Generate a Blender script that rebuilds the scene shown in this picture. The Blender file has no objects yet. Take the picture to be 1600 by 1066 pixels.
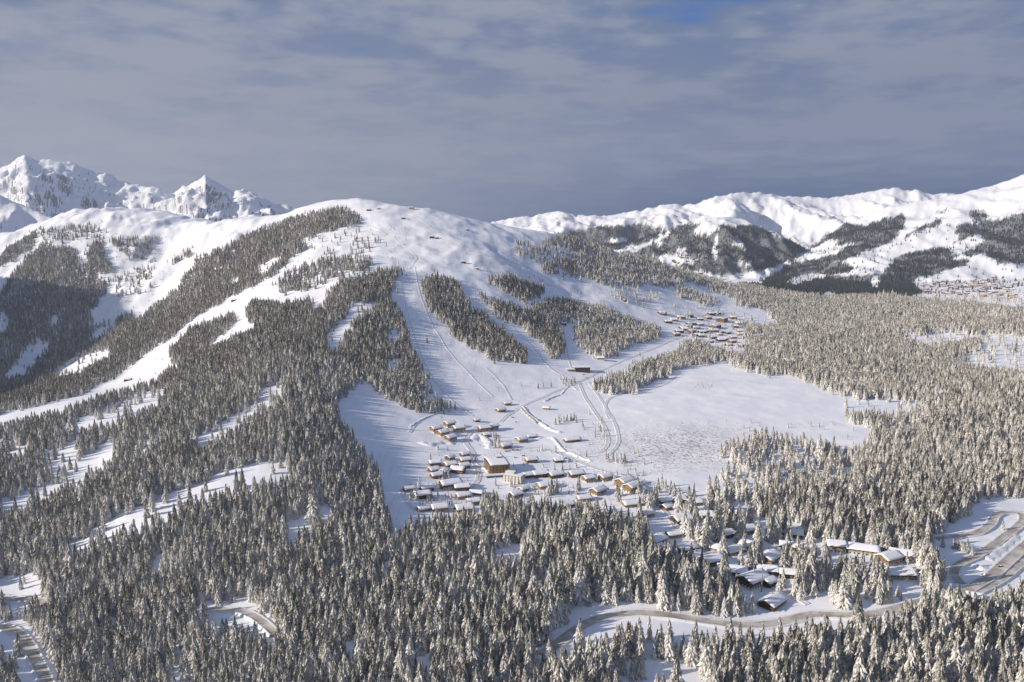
import bpy, bmesh, math, random
import numpy as np
from mathutils import Vector, Matrix
random.seed(7); rng = np.random.default_rng(7)
S = bpy.context.scene; COL = S.collection
R = math.radians
# ------------------------------------------------------------------ camera, world, sun, exposure
W, H, F, HOR, CZ = 1600.0, 1066.0, 1232.0, 372.0, 300.0
PITCH = math.atan((533.0 - HOR) / F)
cam = bpy.data.cameras.new('camera'); co = bpy.data.objects.new('camera', cam); COL.objects.link(co)
cam.sensor_width = 36.0; cam.lens = 36.0 * F / W; cam.clip_start = 1.0; cam.clip_end = 60000
co.location = (0, 0, CZ); co.rotation_euler = (R(90) - PITCH, 0, 0); S.camera = co
SUN_EL, SUN_AZ = R(22), R(196)          # azimuth: direction the sun stands in, angle from +X
sdir = Vector((math.cos(SUN_AZ) * math.cos(SUN_EL), math.sin(SUN_AZ) * math.cos(SUN_EL), math.sin(SUN_EL)))
sl = bpy.data.lights.new('sun', 'SUN'); so = bpy.data.objects.new('sun', sl); COL.objects.link(so)
sl.energy = 5.0; sl.angle = R(0.6); sl.color = (1.0, 0.90, 0.79)
so.rotation_euler = sdir.to_track_quat('Z', 'Y').to_euler()
S.view_settings.view_transform = 'Standard'; S.view_settings.look = 'None'
S.view_settings.exposure = 0.24; S.view_settings.gamma = 1.0

wd = bpy.data.worlds.new('World'); S.world = wd; wd.use_nodes = True
nt = wd.node_tree; nt.nodes.clear()
def N(nt, t, **kw):
    n = nt.nodes.new(t)
    for k, v in kw.items():
        if k.startswith('i_'):
            n.inputs[int(k[2:])].default_value = v
        else: setattr(n, k, v)
    return n
def L(nt, a, b): nt.links.new(a, b)
def MATH(nt, op, a, b=None, c=None, clamp=False):
    n = nt.nodes.new('ShaderNodeMath'); n.operation = op; n.use_clamp = clamp
    for i, v in enumerate((a, b, c)):
        if v is None: continue
        if isinstance(v, (int, float)): n.inputs[i].default_value = v
        else: nt.links.new(v, n.inputs[i])
    return n.outputs[0]
def RANGE(nt, v, a, b, c=0.0, d=1.0, smooth=True):
    n = nt.nodes.new('ShaderNodeMapRange'); n.interpolation_type = 'SMOOTHSTEP' if smooth else 'LINEAR'
    nt.links.new(v, n.inputs[0])
    for i, x in enumerate((a, b, c, d)): n.inputs[i + 1].default_value = x
    return n.outputs[0]
def MIXC(nt, f, a, b, bt='MIX'):
    n = nt.nodes.new('ShaderNodeMix'); n.data_type = 'RGBA'; n.blend_type = bt
    if isinstance(f, (int, float)): n.inputs[0].default_value = f
    else: nt.links.new(f, n.inputs[0])
    for i, v in ((6, a), (7, b)):
        if isinstance(v, tuple): n.inputs[i].default_value = (*v, 1)
        else: nt.links.new(v, n.inputs[i])
    return n.outputs[2]
def NOISE(nt, vec, scale, det=4, rough=.55, dist=0.0):
    n = nt.nodes.new('ShaderNodeTexNoise'); n.inputs['Scale'].default_value = scale
    n.inputs['Detail'].default_value = det; n.inputs['Roughness'].default_value = rough
    n.inputs['Distortion'].default_value = dist
    if vec is not None: nt.links.new(vec, n.inputs['Vector'])
    return n.outputs[0]
def lin(r, g, b):
    f = lambda c: (c / 255 / 12.92) if c / 255 <= .04045 else ((c / 255 + .055) / 1.055) ** 2.4
    return (f(r), f(g), f(b))
# sky: Nishita blue behind a high broken cloud deck (clouds laid on a plane above the earth, by direction)
tc = N(nt, 'ShaderNodeTexCoord'); sep = N(nt, 'ShaderNodeSeparateXYZ'); L(nt, tc.outputs['Generated'], sep.inputs[0])
sky = N(nt, 'ShaderNodeTexSky', sky_type='NISHITA', sun_disc=False); sky.sun_elevation = SUN_EL
sky.sun_rotation = R(90) - SUN_AZ; sky.altitude = 1900
skyc = MIXC(nt, 1.0, sky.outputs[0], (.055, .07, .085), 'MULTIPLY')
zz = MATH(nt, 'MAXIMUM', sep.outputs[2], 0.0)
den = MATH(nt, 'ADD', zz, 0.07)
cx = MATH(nt, 'DIVIDE', sep.outputs[0], den); cy = MATH(nt, 'DIVIDE', sep.outputs[1], den)
cv = N(nt, 'ShaderNodeCombineXYZ'); L(nt, cx, cv.inputs[0]); L(nt, cy, cv.inputs[1])
n1 = NOISE(nt, cv.outputs[0], .7, 5, .55, .2); n2 = NOISE(nt, cv.outputs[0], 2.2, 4, .52, .1)
n3 = NOISE(nt, cv.outputs[0], 6.5, 4, .55, .2)
cl = MATH(nt, 'ADD', MATH(nt, 'ADD', MATH(nt, 'MULTIPLY', n1, .45), MATH(nt, 'MULTIPLY', n2, .38)), MATH(nt, 'MULTIPLY', n3, .17))
left = RANGE(nt, sep.outputs[0], -.55, .35, 1, 0)
ccol = MIXC(nt, RANGE(nt, cl, .43, .56), lin(86, 106, 142), lin(132, 139, 156))
grey = MIXC(nt, left, lin(102, 113, 138), lin(136, 140, 154))
ccol = MIXC(nt, RANGE(nt, zz, .32, .10, .0, .75), ccol, grey)
blue = MIXC(nt, .2, lin(34, 92, 164), skyc)
cover = RANGE(nt, MATH(nt, 'ADD', cl, MATH(nt, 'MULTIPLY', MATH(nt, 'MULTIPLY', RANGE(nt, zz, .20, .36), RANGE(nt, sep.outputs[0], -.3, .3, .4, 1)), -.16)), .30, .40)
hi = MIXC(nt, cover, blue, ccol)
# the lower band, below the deck: open steel blue on the right, hazier to the left
lowc = MIXC(nt, left, lin(58, 82, 122), lin(134, 140, 158))
edge = MATH(nt, 'ADD', zz, MATH(nt, 'MULTIPLY', MATH(nt, 'SUBTRACT', n2, .5), .05))
edge = MATH(nt, 'ADD', edge, MATH(nt, 'MULTIPLY', left, .05))
fin = MIXC(nt, RANGE(nt, edge, .03, .12), lowc, hi)
bg = N(nt, 'ShaderNodeBackground'); L(nt, fin, bg.inputs[0]); bg.inputs[1].default_value = 1.06
wo = N(nt, 'ShaderNodeOutputWorld'); L(nt, bg.outputs[0], wo.inputs[0])

# ------------------------------------------------------------------ maths of the view (used to read map positions off the photograph)
sp, cp = math.sin(PITCH), math.cos(PITCH)
def ray(u, v):
    a = (u - 800) / F; b = -(v - 533) / F
    dy = cp + b * sp; dz = -sp + b * cp
    return a / dy, dz / dy               # X/Y and (z-CZ)/Y
def project(x, y, z):
    zc = z - CZ; d = y * cp - zc * sp; up = y * sp + zc * cp
    return 800 + F * x / d, 533 - F * up / d
# gradient noise in numpy
def _h(ix, iy, k):
    n = (ix * 374761393 + iy * 668265263 + k * 974634777) & 0xffffffff
    n = ((n ^ (n >> 13)) * 1274126177) & 0xffffffff
    return ((n ^ (n >> 16)) & 0xffff) / 65535.0 * 6.2831853
def pn(x, y, k=0):
    x = np.asarray(x, float); y = np.asarray(y, float)
    ix = np.floor(x).astype(np.int64); iy = np.floor(y).astype(np.int64); fx = x - ix; fy = y - iy
    sx = fx * fx * fx * (fx * (fx * 6 - 15) + 10); sy = fy * fy * fy * (fy * (fy * 6 - 15) + 10)
    def g(dx, dy):
        a = _h(ix + dx, iy + dy, k); return np.cos(a) * (fx - dx) + np.sin(a) * (fy - dy)
    a = g(0, 0) * (1 - sx) + g(1, 0) * sx; b = g(0, 1) * (1 - sx) + g(1, 1) * sx
    return (a * (1 - sy) + b * sy) * 1.5
def fbm(x, y, o=4, k=0, g=.5):
    s = 0; a = 1
    for i in range(o): s = s + a * pn(x * 2 ** i + 13.7 * i, y * 2 ** i + 5.1 * i, k + i); a *= g
    return s
def ridged(x, y, o=4, k=0, g=.5):
    s = 0; a = 1
    for i in range(o): s = s + a * (1 - 2 * np.abs(pn(x * 2 ** i + 3.7 * i, y * 2 ** i + 9.1 * i, k + i))); a *= g
    return s

# ------------------------------------------------------------------ terrain
CP = []                                   # control points (s, lnY, z)
def zt(*pts):
    for u, v, z in pts:
        s, t = ray(u, v); CP.append((s, math.log((z - CZ) / t), z))
def yt(*pts):
    for u, v, Y in pts:
        s, t = ray(u, v); CP.append((s, math.log(Y), CZ + t * Y))
def pt(*pts):
    for u, Y, z in pts: CP.append((ray(u, 450)[0], math.log(Y), z))
for u in (-700, -300, 0, 400, 800, 1200, 1600, 2000, 2400): pt((u, 120, -25), (u, 300, -20))
zt((-300, 1066, -30), (0, 1066, -22), (400, 1066, -10), (800, 1066, -10), (1200, 1066, -14), (1600, 1066, -10), (1900, 1066, -10),
   (0, 900, -30), (200, 900, -14), (400, 900, -4), (700, 900, 0), (1000, 900, 0), (1300, 900, -4), (1600, 900, -8), (1900, 900, 0), (-300, 900, -30),
   (0, 800, -16), (200, 800, 6), (400, 770, 24), (550, 760, 17), (610, 830, 5), (700, 800, 0), (900, 800, 0), (1200, 800, 0), (1500, 800, 0), (1800, 800, 0),
   (0, 720, -20), (150, 720, -5), (300, 700, 25), (450, 680, 42), (540, 660, 30), (600, 700, 16), (700, 700, 4), (800, 700, 0), (-300, 720, -30),
   (700, 630, 12), (800, 600, 10), (900, 590, 5), (1000, 560, 3), (1110, 520, 6),
   (1000, 650, 0), (1150, 620, 0), (1250, 640, 0), (1100, 590, 0), (1300, 700, 0), (1400, 600, 0), (1600, 600, 0), (1500, 545, 0), (1300, 540, 0), (1200, 545, 0),
   (1600, 700, 0), (1900, 700, 0), (1900, 560, 0), (2200, 620, 10), (1300, 480, 5), (1400, 470, 12), (1500, 468, 16), (1600, 460, 40), (1750, 450, 70))
yt((0, 645, 1500), (100, 622, 1600), (200, 596, 1750), (300, 535, 1980), (360, 492, 2130), (440, 440, 2330), (520, 400, 2500), (150, 660, 1260), (300, 600, 1480), (440, 560, 1500), (380, 640, 1230),
   (560, 640, 1220), (600, 560, 1600), (600, 500, 1850), (620, 440, 2150), (560, 480, 1900), (500, 520, 1750),
   (700, 560, 1680), (700, 480, 2050), (720, 430, 2350), (680, 400, 2500), (620, 370, 2650), (560, 340, 2850), (560, 309, 3050), (600, 318, 3080),
   (800, 540, 1850), (800, 480, 2200), (800, 430, 2500), (800, 390, 2800), (900, 520, 2150), (900, 460, 2600), (900, 420, 2900),
   (1000, 500, 2500), (1000, 450, 2900), (1100, 470, 3000),
   (660, 325, 3100), (760, 343, 3200), (860, 365, 3300), (960, 393, 3400), (1050, 418, 3650), (1150, 445, 3950),
   (520, 314, 3080), (480, 324, 3150), (440, 335, 3250), (380, 348, 3400), (320, 353, 3600), (240, 338, 3800), (170, 330, 3900), (100, 345, 3900), (40, 370, 3800), (0, 385, 3700), (-200, 420, 3600),
   (250, 380, 3500), (170, 380, 3500), (100, 420, 3300), (130, 470, 3050), (60, 520, 2900), (0, 560, 2800), (200, 440, 3100), (240, 470, 2900),
   (290, 420, 3000), (350, 390, 2950), (400, 380, 2950), (330, 450, 2650), (230, 520, 2450), (150, 560, 2400), (60, 600, 2300), (280, 500, 2400),
   (1300, 450, 4600), (1200, 440, 5000))
pt((560, 3800, 330), (760, 4000, 200), (960, 4300, 60), (1150, 4700, 20), (660, 5000, 50), (900, 6000, 0), (400, 4500, 200), (200, 5500, 200), (0, 5500, 150),
   (-300, 1500, -60), (-300, 2400, -110), (-500, 3300, 120), (-700, 2000, -60), (800, 9000, 0), (0, 9000, 100), (1600, 9000, 50), (1200, 7000, 0), (800, 14000, 0),
   (1600, 5500, 40), (2200, 4000, 60), (2300, 1500, 10), (2300, 700, 0), (-700, 700, -40), (-600, 9000, 100), (2300, 9000, 50))
CP = np.array(CP)
def tps(q, P):
    d2 = (((q[:, None, 0] - P[None, :, 0]) * 2.2) ** 2 + (q[:, None, 1] - P[None, :, 1]) ** 2)
    return np.where(d2 > 1e-12, d2 * np.log(d2 + 1e-12), 0)
n = len(CP); A = np.zeros((n + 3, n + 3)); A[:n, :n] = tps(CP, CP) + np.eye(n) * 0.004
P3 = np.c_[np.ones(n), CP[:, 0] * 2.2, CP[:, 1]]; A[:n, n:] = P3; A[n:, :n] = P3.T
wts = np.linalg.solve(A, np.r_[CP[:, 2], 0, 0, 0])
def base_z(s, l):
    q = np.c_[s.ravel(), l.ravel()]; out = np.empty(len(q))
    for i in range(0, len(q), 20000):
        c = q[i:i + 20000]; out[i:i + 20000] = tps(c, CP) @ wts[:n] + np.c_[np.ones(len(c)), c[:, 0] * 2.2, c[:, 1]] @ wts[n:]
    return out.reshape(s.shape)
NS, NY, SMAX, Y0, Y1 = 1301, 820, 1.3, 150.0, 12500.0
sv = np.linspace(-SMAX, SMAX, NS); lv = np.linspace(math.log(Y0), math.log(Y1), NY)
cs, clv = np.linspace(-SMAX, SMAX, 261), np.linspace(math.log(Y0), math.log(Y1), 221)
cb = base_z(*np.meshgrid(cs, clv))
def up(c):                                # cubic-ish upsample of the smooth base
    t = np.empty((len(clv), NS)); 
    for i in range(len(clv)): t[i] = np.interp(sv, cs, c[i])
    o = np.empty((NY, NS))
    for j in range(NS): o[:, j] = np.interp(lv, clv, t[:, j])
    return o
Z = up(cb)
SG, LG = np.meshgrid(sv, lv); YG = np.exp(LG); XG = SG * YG
def sstep(a, b, x): t = np.clip((x - a) / (b - a), 0, 1); return t * t * (3 - 2 * t)
lim = -160.0
Z = np.maximum(Z, lim)
# surface relief of the near massif, flat basin kept flat
bump = sstep(6, 90, np.abs(Z)) * sstep(900, 1800, YG)
Z = Z + bump * sstep(90, 220, Z) * (np.maximum(ridged(XG / 230, YG / 300, 3, 61), 0) ** 1.5 - .6) * 3.0
Z = Z + bump * (fbm(XG / 420, YG / 420, 4, 3) * 13 + fbm(XG / 90, YG / 90, 3, 9) * 3.2) * sstep(0, 1, .25 + YG / 4000)
Z = Z + fbm(XG / 60, YG / 60, 3, 21) * .9 * sstep(300, 900, YG)
Z = Z + fbm(XG / 240, YG / 300, 3, 17) * 11 * sstep(.28, .42, SG) * sstep(1750, 2400, YG) * sstep(5200, 4000, YG)
# rugged upper slope behind the shoulder, left
lb = sstep(-.28, -.36, SG) * sstep(2500, 3000, YG) * sstep(5200, 4200, YG)
Z = Z + lb * (ridged(XG / 330 + .3, YG / 600, 4, 31) - .5) * 22
def mountain_range(sky_pts, yr, yf, yb, amp, k, sc=900.0, wob=0.12, power=1.25, rough=.5):
    """ridge whose crest runs through the given skyline at distance yr, feet at yf in front and yb behind"""
    global Z
    us = np.array([p[0] for p in sky_pts], float); vs = np.array([p[1] for p in sky_pts], float)
    ss = np.array([ray(u, v)[0] for u, v in zip(us, vs)]); tt = np.array([ray(u, v)[1] for u, v in zip(us, vs)])
    wobv = 1 + wob * fbm(SG * 5.0 + k, SG * 0 + .5, 3, k)
    YR = yr * wobv
    crest = CZ + np.interp(SG, ss, tt) * YR
    t = np.where(YG < YR, (YG - yf) / (YR - yf), (yb - YG) / (yb - YR)); t = np.clip(t, -.3, 1)
    basev = -150.0
    body = basev + (crest - basev) * np.sign(t) * np.abs(t) ** power
    rg = ridged(XG / sc + YG / sc * .25, YG / (sc * 1.9), 5, k + 50, rough) - .9
    mid = sstep(-.05, .35, t) * (0.10 + .9 * sstep(1.0, .78, t))
    body = body + amp * (.24 if k == 1 else .08) * (np.maximum(ridged(XG / 420 - YG / 900, YG / 620, 4, k + 90, .5), 0) ** 1.6 - .6) * mid + amp * rg * mid + amp * .12 * (ridged(XG / 160, YG / 240, 3, k + 70) - .6) * sstep(0, .5, t)
    Z = np.maximum(Z, np.where(t > 0, body, -9999))
mountain_range([(-700, 180), (-300, 210), (-120, 262), (-40, 262), (10, 262), (38, 243), (55, 252), (75, 250), (95, 253), (115, 254), (140, 266), (165, 268), (190, 282), (225, 292), (245, 296), (258, 300), (272, 304), (284, 293), (296, 290), (320, 272), (332, 281), (346, 287), (362, 300), (378, 298), (392, 301), (408, 308), (430, 318), (470, 325), (560, 350), (800, 400), (2400, 460)], 9000, 5600, 12400, 190, 1, 1500, .05, 1.15, .40)
mountain_range([(-600, 250), (-100, 290), (0, 303), (30, 318), (60, 330), (80, 338), (110, 352), (150, 380), (300, 440), (2400, 460)], 6300, 4900, 7800, 60, 2, 500, .04)
mountain_range([(-600, 500), (700, 400), (770, 347), (800, 343), (850, 334), (880, 331), (900, 338), (950, 336), (1000, 327), (1040, 321), (1085, 320), (1120, 306), (1150, 301), (1180, 301), (1215, 306), (1260, 305), (1300, 308), (1340, 302), (1375, 297), (1398, 293), (1420, 299), (1435, 296), (1455, 303), (1480, 302), (1500, 306), (1600, 330), (2400, 360)], 9300, 6600, 12300, 130, 3, 900, .04, 1.0)
mountain_range([(-600, 600), (850, 440), (920, 392), (980, 382), (1030, 366), (1070, 351), (1100, 343), (1135, 340), (1170, 346), (1210, 362), (1260, 392), (1320, 430), (1500, 500), (2400, 520)], 7000, 5300, 8500, 110, 4, 620, .03, .85)
mountain_range([(-600, 700), (1150, 460), (1230, 404), (1300, 366), (1350, 338), (1390, 322), (1430, 316), (1470, 311), (1520, 298), (1560, 287), (1600, 272), (1650, 255), (1800, 225), (2400, 180)], 6900, 4350, 9200, 70, 5, 800, .03, 1.15, .45)
# unseen mountain added off-frame left, shaped to throw shade into the side valley
dd = np.hypot(XG + 3050, (YG - 2500) * .8); Z = np.maximum(Z, 770 - dd * .63 + fbm(XG / 300, YG / 300, 3, 44) * 25)

def hz(x, y):
    x = np.asarray(x, float); y = np.maximum(np.asarray(y, float), Y0)
    fs = np.clip((x / y + SMAX) / (2 * SMAX) * (NS - 1), 0, NS - 1.001); fl = np.clip((np.log(y) - lv[0]) / (lv[-1] - lv[0]) * (NY - 1), 0, NY - 1.001)
    i = fs.astype(int); j = fl.astype(int); a = fs - i; b = fl - j
    return (Z[j, i] * (1 - a) + Z[j, i + 1] * a) * (1 - b) + (Z[j + 1, i] * (1 - a) + Z[j + 1, i + 1] * a) * b
def hit(u, v):
    s, t = ray(u, v); y = np.exp(np.linspace(math.log(300), math.log(Y1 - 50), 6000)); g = hz(s * y, y); r = CZ + t * y
    k = np.nonzero(g >= r)[0]; k = k[0] if len(k) else 5999
    if k: 
        a, b = g[k - 1] - r[k - 1], g[k] - r[k]; f = a / (a - b) if a != b else 0; yy = y[k - 1] + (y[k] - y[k - 1]) * f
    else: yy = y[0]
    return Vector((s * yy, yy, float(hz(s * yy, yy))))
TT = (Z - CZ) / YG
HORZ = np.maximum.accumulate(TT, axis=0)   # steepest line of sight so far, per column: what stands behind a crest
def visible(x, y, z, top):
    fs = np.clip(np.round((x / y + SMAX) / (2 * SMAX) * (NS - 1)).astype(int), 0, NS - 1); fl = np.clip(((np.log(y) - lv[0]) / (lv[-1] - lv[0]) * (NY - 1)).astype(int) - 3, 0, NY - 1)
    return (z + top - CZ) / y > HORZ[fl, fs] - .004

# ------------------------------------------------------------------ forest map: outlines read off the photograph, laid on the terrain
MW, MH = 1700, 1000                        # raster (u -100..1600+, v 200..1200) 1px
UO, VO = -50, 200
dens = np.zeros((MH, MW), np.float32)
def poly(pts, val):
    xs = np.array([p[0] for p in pts], float) - UO; ys = np.array([p[1] for p in pts], float) - VO
    x0, x1 = int(max(0, xs.min())), int(min(MW - 1, xs.max())) + 1; y0, y1 = int(max(0, ys.min())), int(min(MH - 1, ys.max())) + 1
    gx, gy = np.meshgrid(np.arange(x0, x1) + .5, np.arange(y0, y1) + .5)
    gx = gx + 5 * pn(gx / 17, gy / 17, 5) + 2.5 * pn(gx / 6, gy / 6, 6); gy = gy + 3 * pn(gx / 15, gy / 15, 7)
    ins = np.zeros(gx.shape, bool); n = len(xs)
    for i in range(n):
        xa, ya, xb, yb = xs[i], ys[i], xs[(i + 1) % n], ys[(i + 1) % n]
        if ya == yb: continue
        c = ((ya > gy) != (yb > gy)) & (gx < (xb - xa) * (gy - ya) / (yb - ya) + xa); ins ^= c
    if val < 0: dens[y0:y1, x0:x1][ins] *= (1 + val)
    else: dens[y0:y1, x0:x1][ins] = val
# -- lower left and foreground forest
poly([(-50, 688), (0, 662), (60, 647), (110, 635), (165, 617), (232, 597), (280, 570), (330, 543), (375, 520), (400, 514), (437, 501), (470, 480), (500, 467), (531, 437), (569, 430), (590, 420), (632, 418), (614, 445), (612, 460), (632, 497), (644, 542), (662, 572), (677, 610), (704, 632), (704, 645), (662, 646), (640, 641), (599, 618), (580, 603), (565, 596), (540, 615), (524, 634), (550, 674), (588, 722), (605, 792), (610, 832), (645, 808), (700, 800), (760, 790), (793, 778), (826, 775), (887, 788), (930, 782), (985, 800), (1020, 822), (1060, 870), (1110, 885), (1170, 915), (1210, 935), (1290, 960), (1330, 965), (1410, 952), (1462, 925), (1510, 930), (1560, 925), (1600, 905), (1650, 905), (1650, 1200), (-50, 1200)], 1.0)
# -- right-hand forest around the basin
poly([(922, 601), (957, 579), (1010, 560), (1055, 549), (1078, 526), (1110, 541), (1150, 550), (1190, 545), (1215, 520), (1180, 496), (1160, 478), (1135, 462), (1130, 445), (1200, 440), (1300, 445), (1440, 440), (1480, 450), (1650, 470), (1650, 780), (1536, 779), (1500, 812), (1458, 836), (1462, 871), (1488, 880), (1462, 923), (1436, 941), (1400, 930), (1418, 880), (1350, 868), (1290, 850), (1240, 820), (1180, 790), (1120, 780), (1130, 760), (1180, 745), (1230, 730), (1240, 705), (1150, 700), (1155, 680), (1200, 672), (1300, 688), (1309, 705), (1344, 696), (1366, 670), (1300, 655), (1330, 642), (1440, 637), (1350, 628), (1335, 624), (1294, 612), (1249, 590), (1200, 586), (1175, 582), (1126, 567), (1062, 575), (1040, 590), (1010, 597), (987, 614), (924, 614)], 1.0)
poly([(1120, 700), (1155, 678), (1240, 690), (1330, 700), (1340, 740), (1240, 760), (1180, 790), (1100, 785), (1070, 760), (1130, 745)], .32)
poly([(1045, 470), (1075, 476), (1180, 478), (1215, 520), (1190, 545), (1150, 550), (1110, 541), (1075, 526)], .03)
poly([(1160, 500), (1215, 510), (1225, 545), (1170, 548)], .5)
poly([(1100, 462), (1130, 470), (1185, 480), (1215, 505), (1160, 492), (1120, 478)], 0)
# -- built-up strip in the trees, lower right
poly([(1000, 762), (1060, 765), (1130, 780), (1200, 800), (1280, 850), (1420, 868), (1436, 941), (1309, 962), (1215, 935), (1160, 905), (1100, 885), (1040, 862), (990, 800)], .30)
poly([(1195, 840), (1300, 858), (1320, 958), (1270, 950), (1240, 930)], .7)
poly([(1240, 735), (1345, 742), (1440, 800), (1440, 865), (1350, 850), (1260, 838)], .93)
poly([(1170, 760), (1240, 750), (1270, 830), (1210, 820)], .6)
poly([(1010, 800), (1060, 800), (1050, 830), (1012, 830)], 0)
# -- openings
for p in ([(95, 672), (150, 642), (215, 614), (262, 604), (250, 620), (180, 646), (110, 680)], [(300, 692), (345, 662), (400, 630), (438, 602), (442, 616), (400, 646), (345, 680), (310, 698)], [(505, 530), (530, 500), (560, 470), (570, 476), (553, 505), (526, 545)],
          [(62, 710), (125, 686), (120, 720), (80, 742)], [(112, 742), (165, 692), (193, 688), (170, 720), (120, 756)], [(0, 702), (40, 692), (48, 703), (0, 714)], [(470, 480), (520, 455), (524, 462), (480, 488)], [(600, 566), (628, 560), (630, 572), (606, 580)]):
    poly(p, .10)
for p in ([(87, 856), (140, 834), (192, 806), (245, 779), (319, 752), (380, 727), (440, 718), (460, 738), (400, 750), (340, 766), (280, 787), (240, 804), (190, 828), (110, 860)],
          [(0, 786), (50, 764), (94, 743), (96, 764), (50, 786), (10, 798)], [(76, 702), (120, 690), (116, 720), (90, 738)], [(116, 730), (162, 694), (182, 692), (165, 716), (127, 748), (90, 758)],
          [(510, 522), (545, 488), (552, 500), (518, 548)], [(404, 612), (437, 593), (440, 610), (412, 628)], [(444, 822), (490, 798), (522, 786), (515, 802), (450, 832)],
          [(306, 688), (350, 664), (400, 633), (398, 650), (350, 680), (315, 695)], [(-20, 915), (48, 893), (74, 925), (45, 945), (-20, 945)],
          [(-20, 966), (44, 972), (62, 1020), (78, 1080), (46, 1080), (-20, 1000)], [(318, 942), (395, 938), (440, 990), (425, 1000), (380, 966), (323, 968)], [(628, 1018), (675, 1028), (674, 1042), (632, 1036)],
          [(848, 1022), (880, 975), (909, 946), (960, 938), (1019, 950), (1106, 965), (1110, 984), (1045, 978), (968, 978), (942, 994), (890, 1010), (862, 1030)],
          [(970, 1080), (992, 1026), (1040, 1034), (1096, 1044), (1110, 1080)], [(755, 870), (800, 846), (818, 852), (816, 868)],
          [(1100, 965), (1200, 960), (1265, 948), (1331, 952), (1400, 942), (1408, 954), (1331, 968), (1265, 966), (1200, 980), (1110, 980)],
          [(1489, 562), (1530, 545), (1532, 520), (1650, 530), (1650, 585), (1519, 570)], [(1405, 522), (1500, 517), (1530, 530), (1440, 537)],
          [(150, 655), (180, 645), (250, 618), (250, 628), (190, 655), (150, 668)], [(95, 668), (140, 645), (150, 655), (105, 676)], [(-20, 690), (20, 684), (28, 696), (-20, 706)],
          [(1350, 626), (1440, 630), (1440, 642), (1390, 646), (1345, 636)], [(560, 480), (590, 470), (588, 478), (562, 490)], [(600, 520), (622, 512), (626, 524), (606, 530)], [(660, 610), (690, 618), (684, 628), (664, 622)]):
    poly(p, 0.04)
for p in ([(0, 700), (60, 680), (60, 690), (0, 712)], [(200, 700), (260, 670), (262, 680), (210, 708)], [(440, 640), (480, 610), (484, 618), (446, 650)], [(1290, 640), (1330, 625), (1332, 640)], [(820, 900), (870, 880), (872, 890), (830, 912)],
          [(250, 1020), (290, 990), (300, 1066), (270, 1066)], [(1430, 1000), (1450, 990), (1455, 1066), (1436, 1066)], [(1580, 990), (1600, 985), (1600, 1020)], [(1320, 985), (1332, 985), (1334, 1060), (1322, 1060)]):
    poly(p, .3)
# (kept apart) groomed runs
# -- forests of the main mountain
for p, d in (([(659, 437), (668, 430), (685, 426), (711, 430), (722, 452), (737, 471), (775, 505), (800, 522), (826, 556), (822, 568), (800, 569), (767, 562), (722, 536), (692, 505), (664, 470)], 1),
             ([(738, 450), (775, 465), (810, 476), (840, 484), (872, 500), (880, 540), (878, 558), (862, 560), (838, 530), (815, 512), (785, 500), (755, 475)], 1),
             ([(752, 430), (790, 428), (850, 445), (850, 455), (820, 474), (875, 464), (942, 475), (980, 494), (1034, 512), (1034, 527), (987, 540), (950, 558), (920, 556), (901, 532), (897, 511), (845, 485), (800, 464)], 1),
             ([(868, 398), (905, 390), (965, 396), (1010, 414), (1062, 430), (1075, 447), (1040, 448), (1005, 442), (985, 456), (950, 448), (912, 437), (837, 422), (845, 410)], .85),
             ([(800, 375), (850, 380), (900, 395), (860, 408), (830, 412), (800, 395)], .22), ([(930, 392), (1050, 416), (1140, 445), (1130, 460), (1060, 434), (1000, 415)], 1), ([(1055, 447), (1100, 455), (1124, 470), (1110, 478), (1060, 464)], .7), ([(940, 445), (1020, 452), (1060, 470), (1000, 478), (960, 468)], .14),
             ([(400, 359), (437, 344), (490, 329), (535, 321), (565, 336), (561, 352), (524, 374), (475, 389), (456, 406), (422, 432), (400, 445), (356, 467), (311, 492), (262, 529), (225, 552), (180, 590), (112, 619), (60, 633), (-30, 655), (-30, 620), (94, 574), (150, 544), (180, 520), (215, 497), (240, 475), (277, 448), (300, 407), (360, 377)], .93),
             ([(-30, 470), (0, 455), (20, 425), (40, 402), (67, 381), (124, 387), (161, 370), (165, 400), (187, 430), (161, 460), (142, 490), (140, 508), (210, 484), (210, 505), (150, 544), (94, 574), (-30, 625)], .97),
             ([(165, 370), (255, 368), (228, 404), (202, 406)], .45), ([(268, 404), (300, 381), (300, 400), (280, 416)], .5), ([(-30, 410), (0, 397), (56, 357), (52, 388), (0, 418), (-30, 430)], .8), ([(60, 355), (160, 345), (165, 372), (67, 382)], .22),
             ([(428, 440), (455, 418), (520, 395), (590, 400), (575, 425), (520, 437), (480, 457), (440, 462)], .3), ([(470, 375), (560, 350), (600, 380), (570, 400), (500, 400)], .06), ([(392, 467), (441, 471), (490, 464), (490, 484), (449, 503), (400, 510), (385, 500)], .95),
             ([(262, 546), (300, 510), (360, 488), (377, 497), (340, 526), (320, 552), (275, 570)], .9), ([(500, 470), (545, 440), (570, 432), (560, 460), (520, 480)], 1), ([(568, 360), (596, 372), (606, 388), (590, 384)], .3), ([(150, 430), (200, 420), (250, 400), (240, 450), (200, 470)], .12)):
    poly(p, d)
for p in ([(56, 525), (79, 539), (37, 582), (9, 590)], [(140, 522), (182, 499), (180, 506), (145, 530)], [(86, 574), (120, 556), (168, 542), (172, 556), (120, 582), (86, 588)], [(0, 486), (12, 490), (6, 516), (-10, 520)], [(120, 385), (140, 375), (135, 402), (122, 410)], [(75, 495), (92, 498), (86, 508)],
          [(400, 420), (440, 398), (436, 408), (404, 432)], [(355, 440), (374, 430), (370, 440)], [(660, 344), (664, 344), (664, 346)]):
    poly(p, .03)
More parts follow.
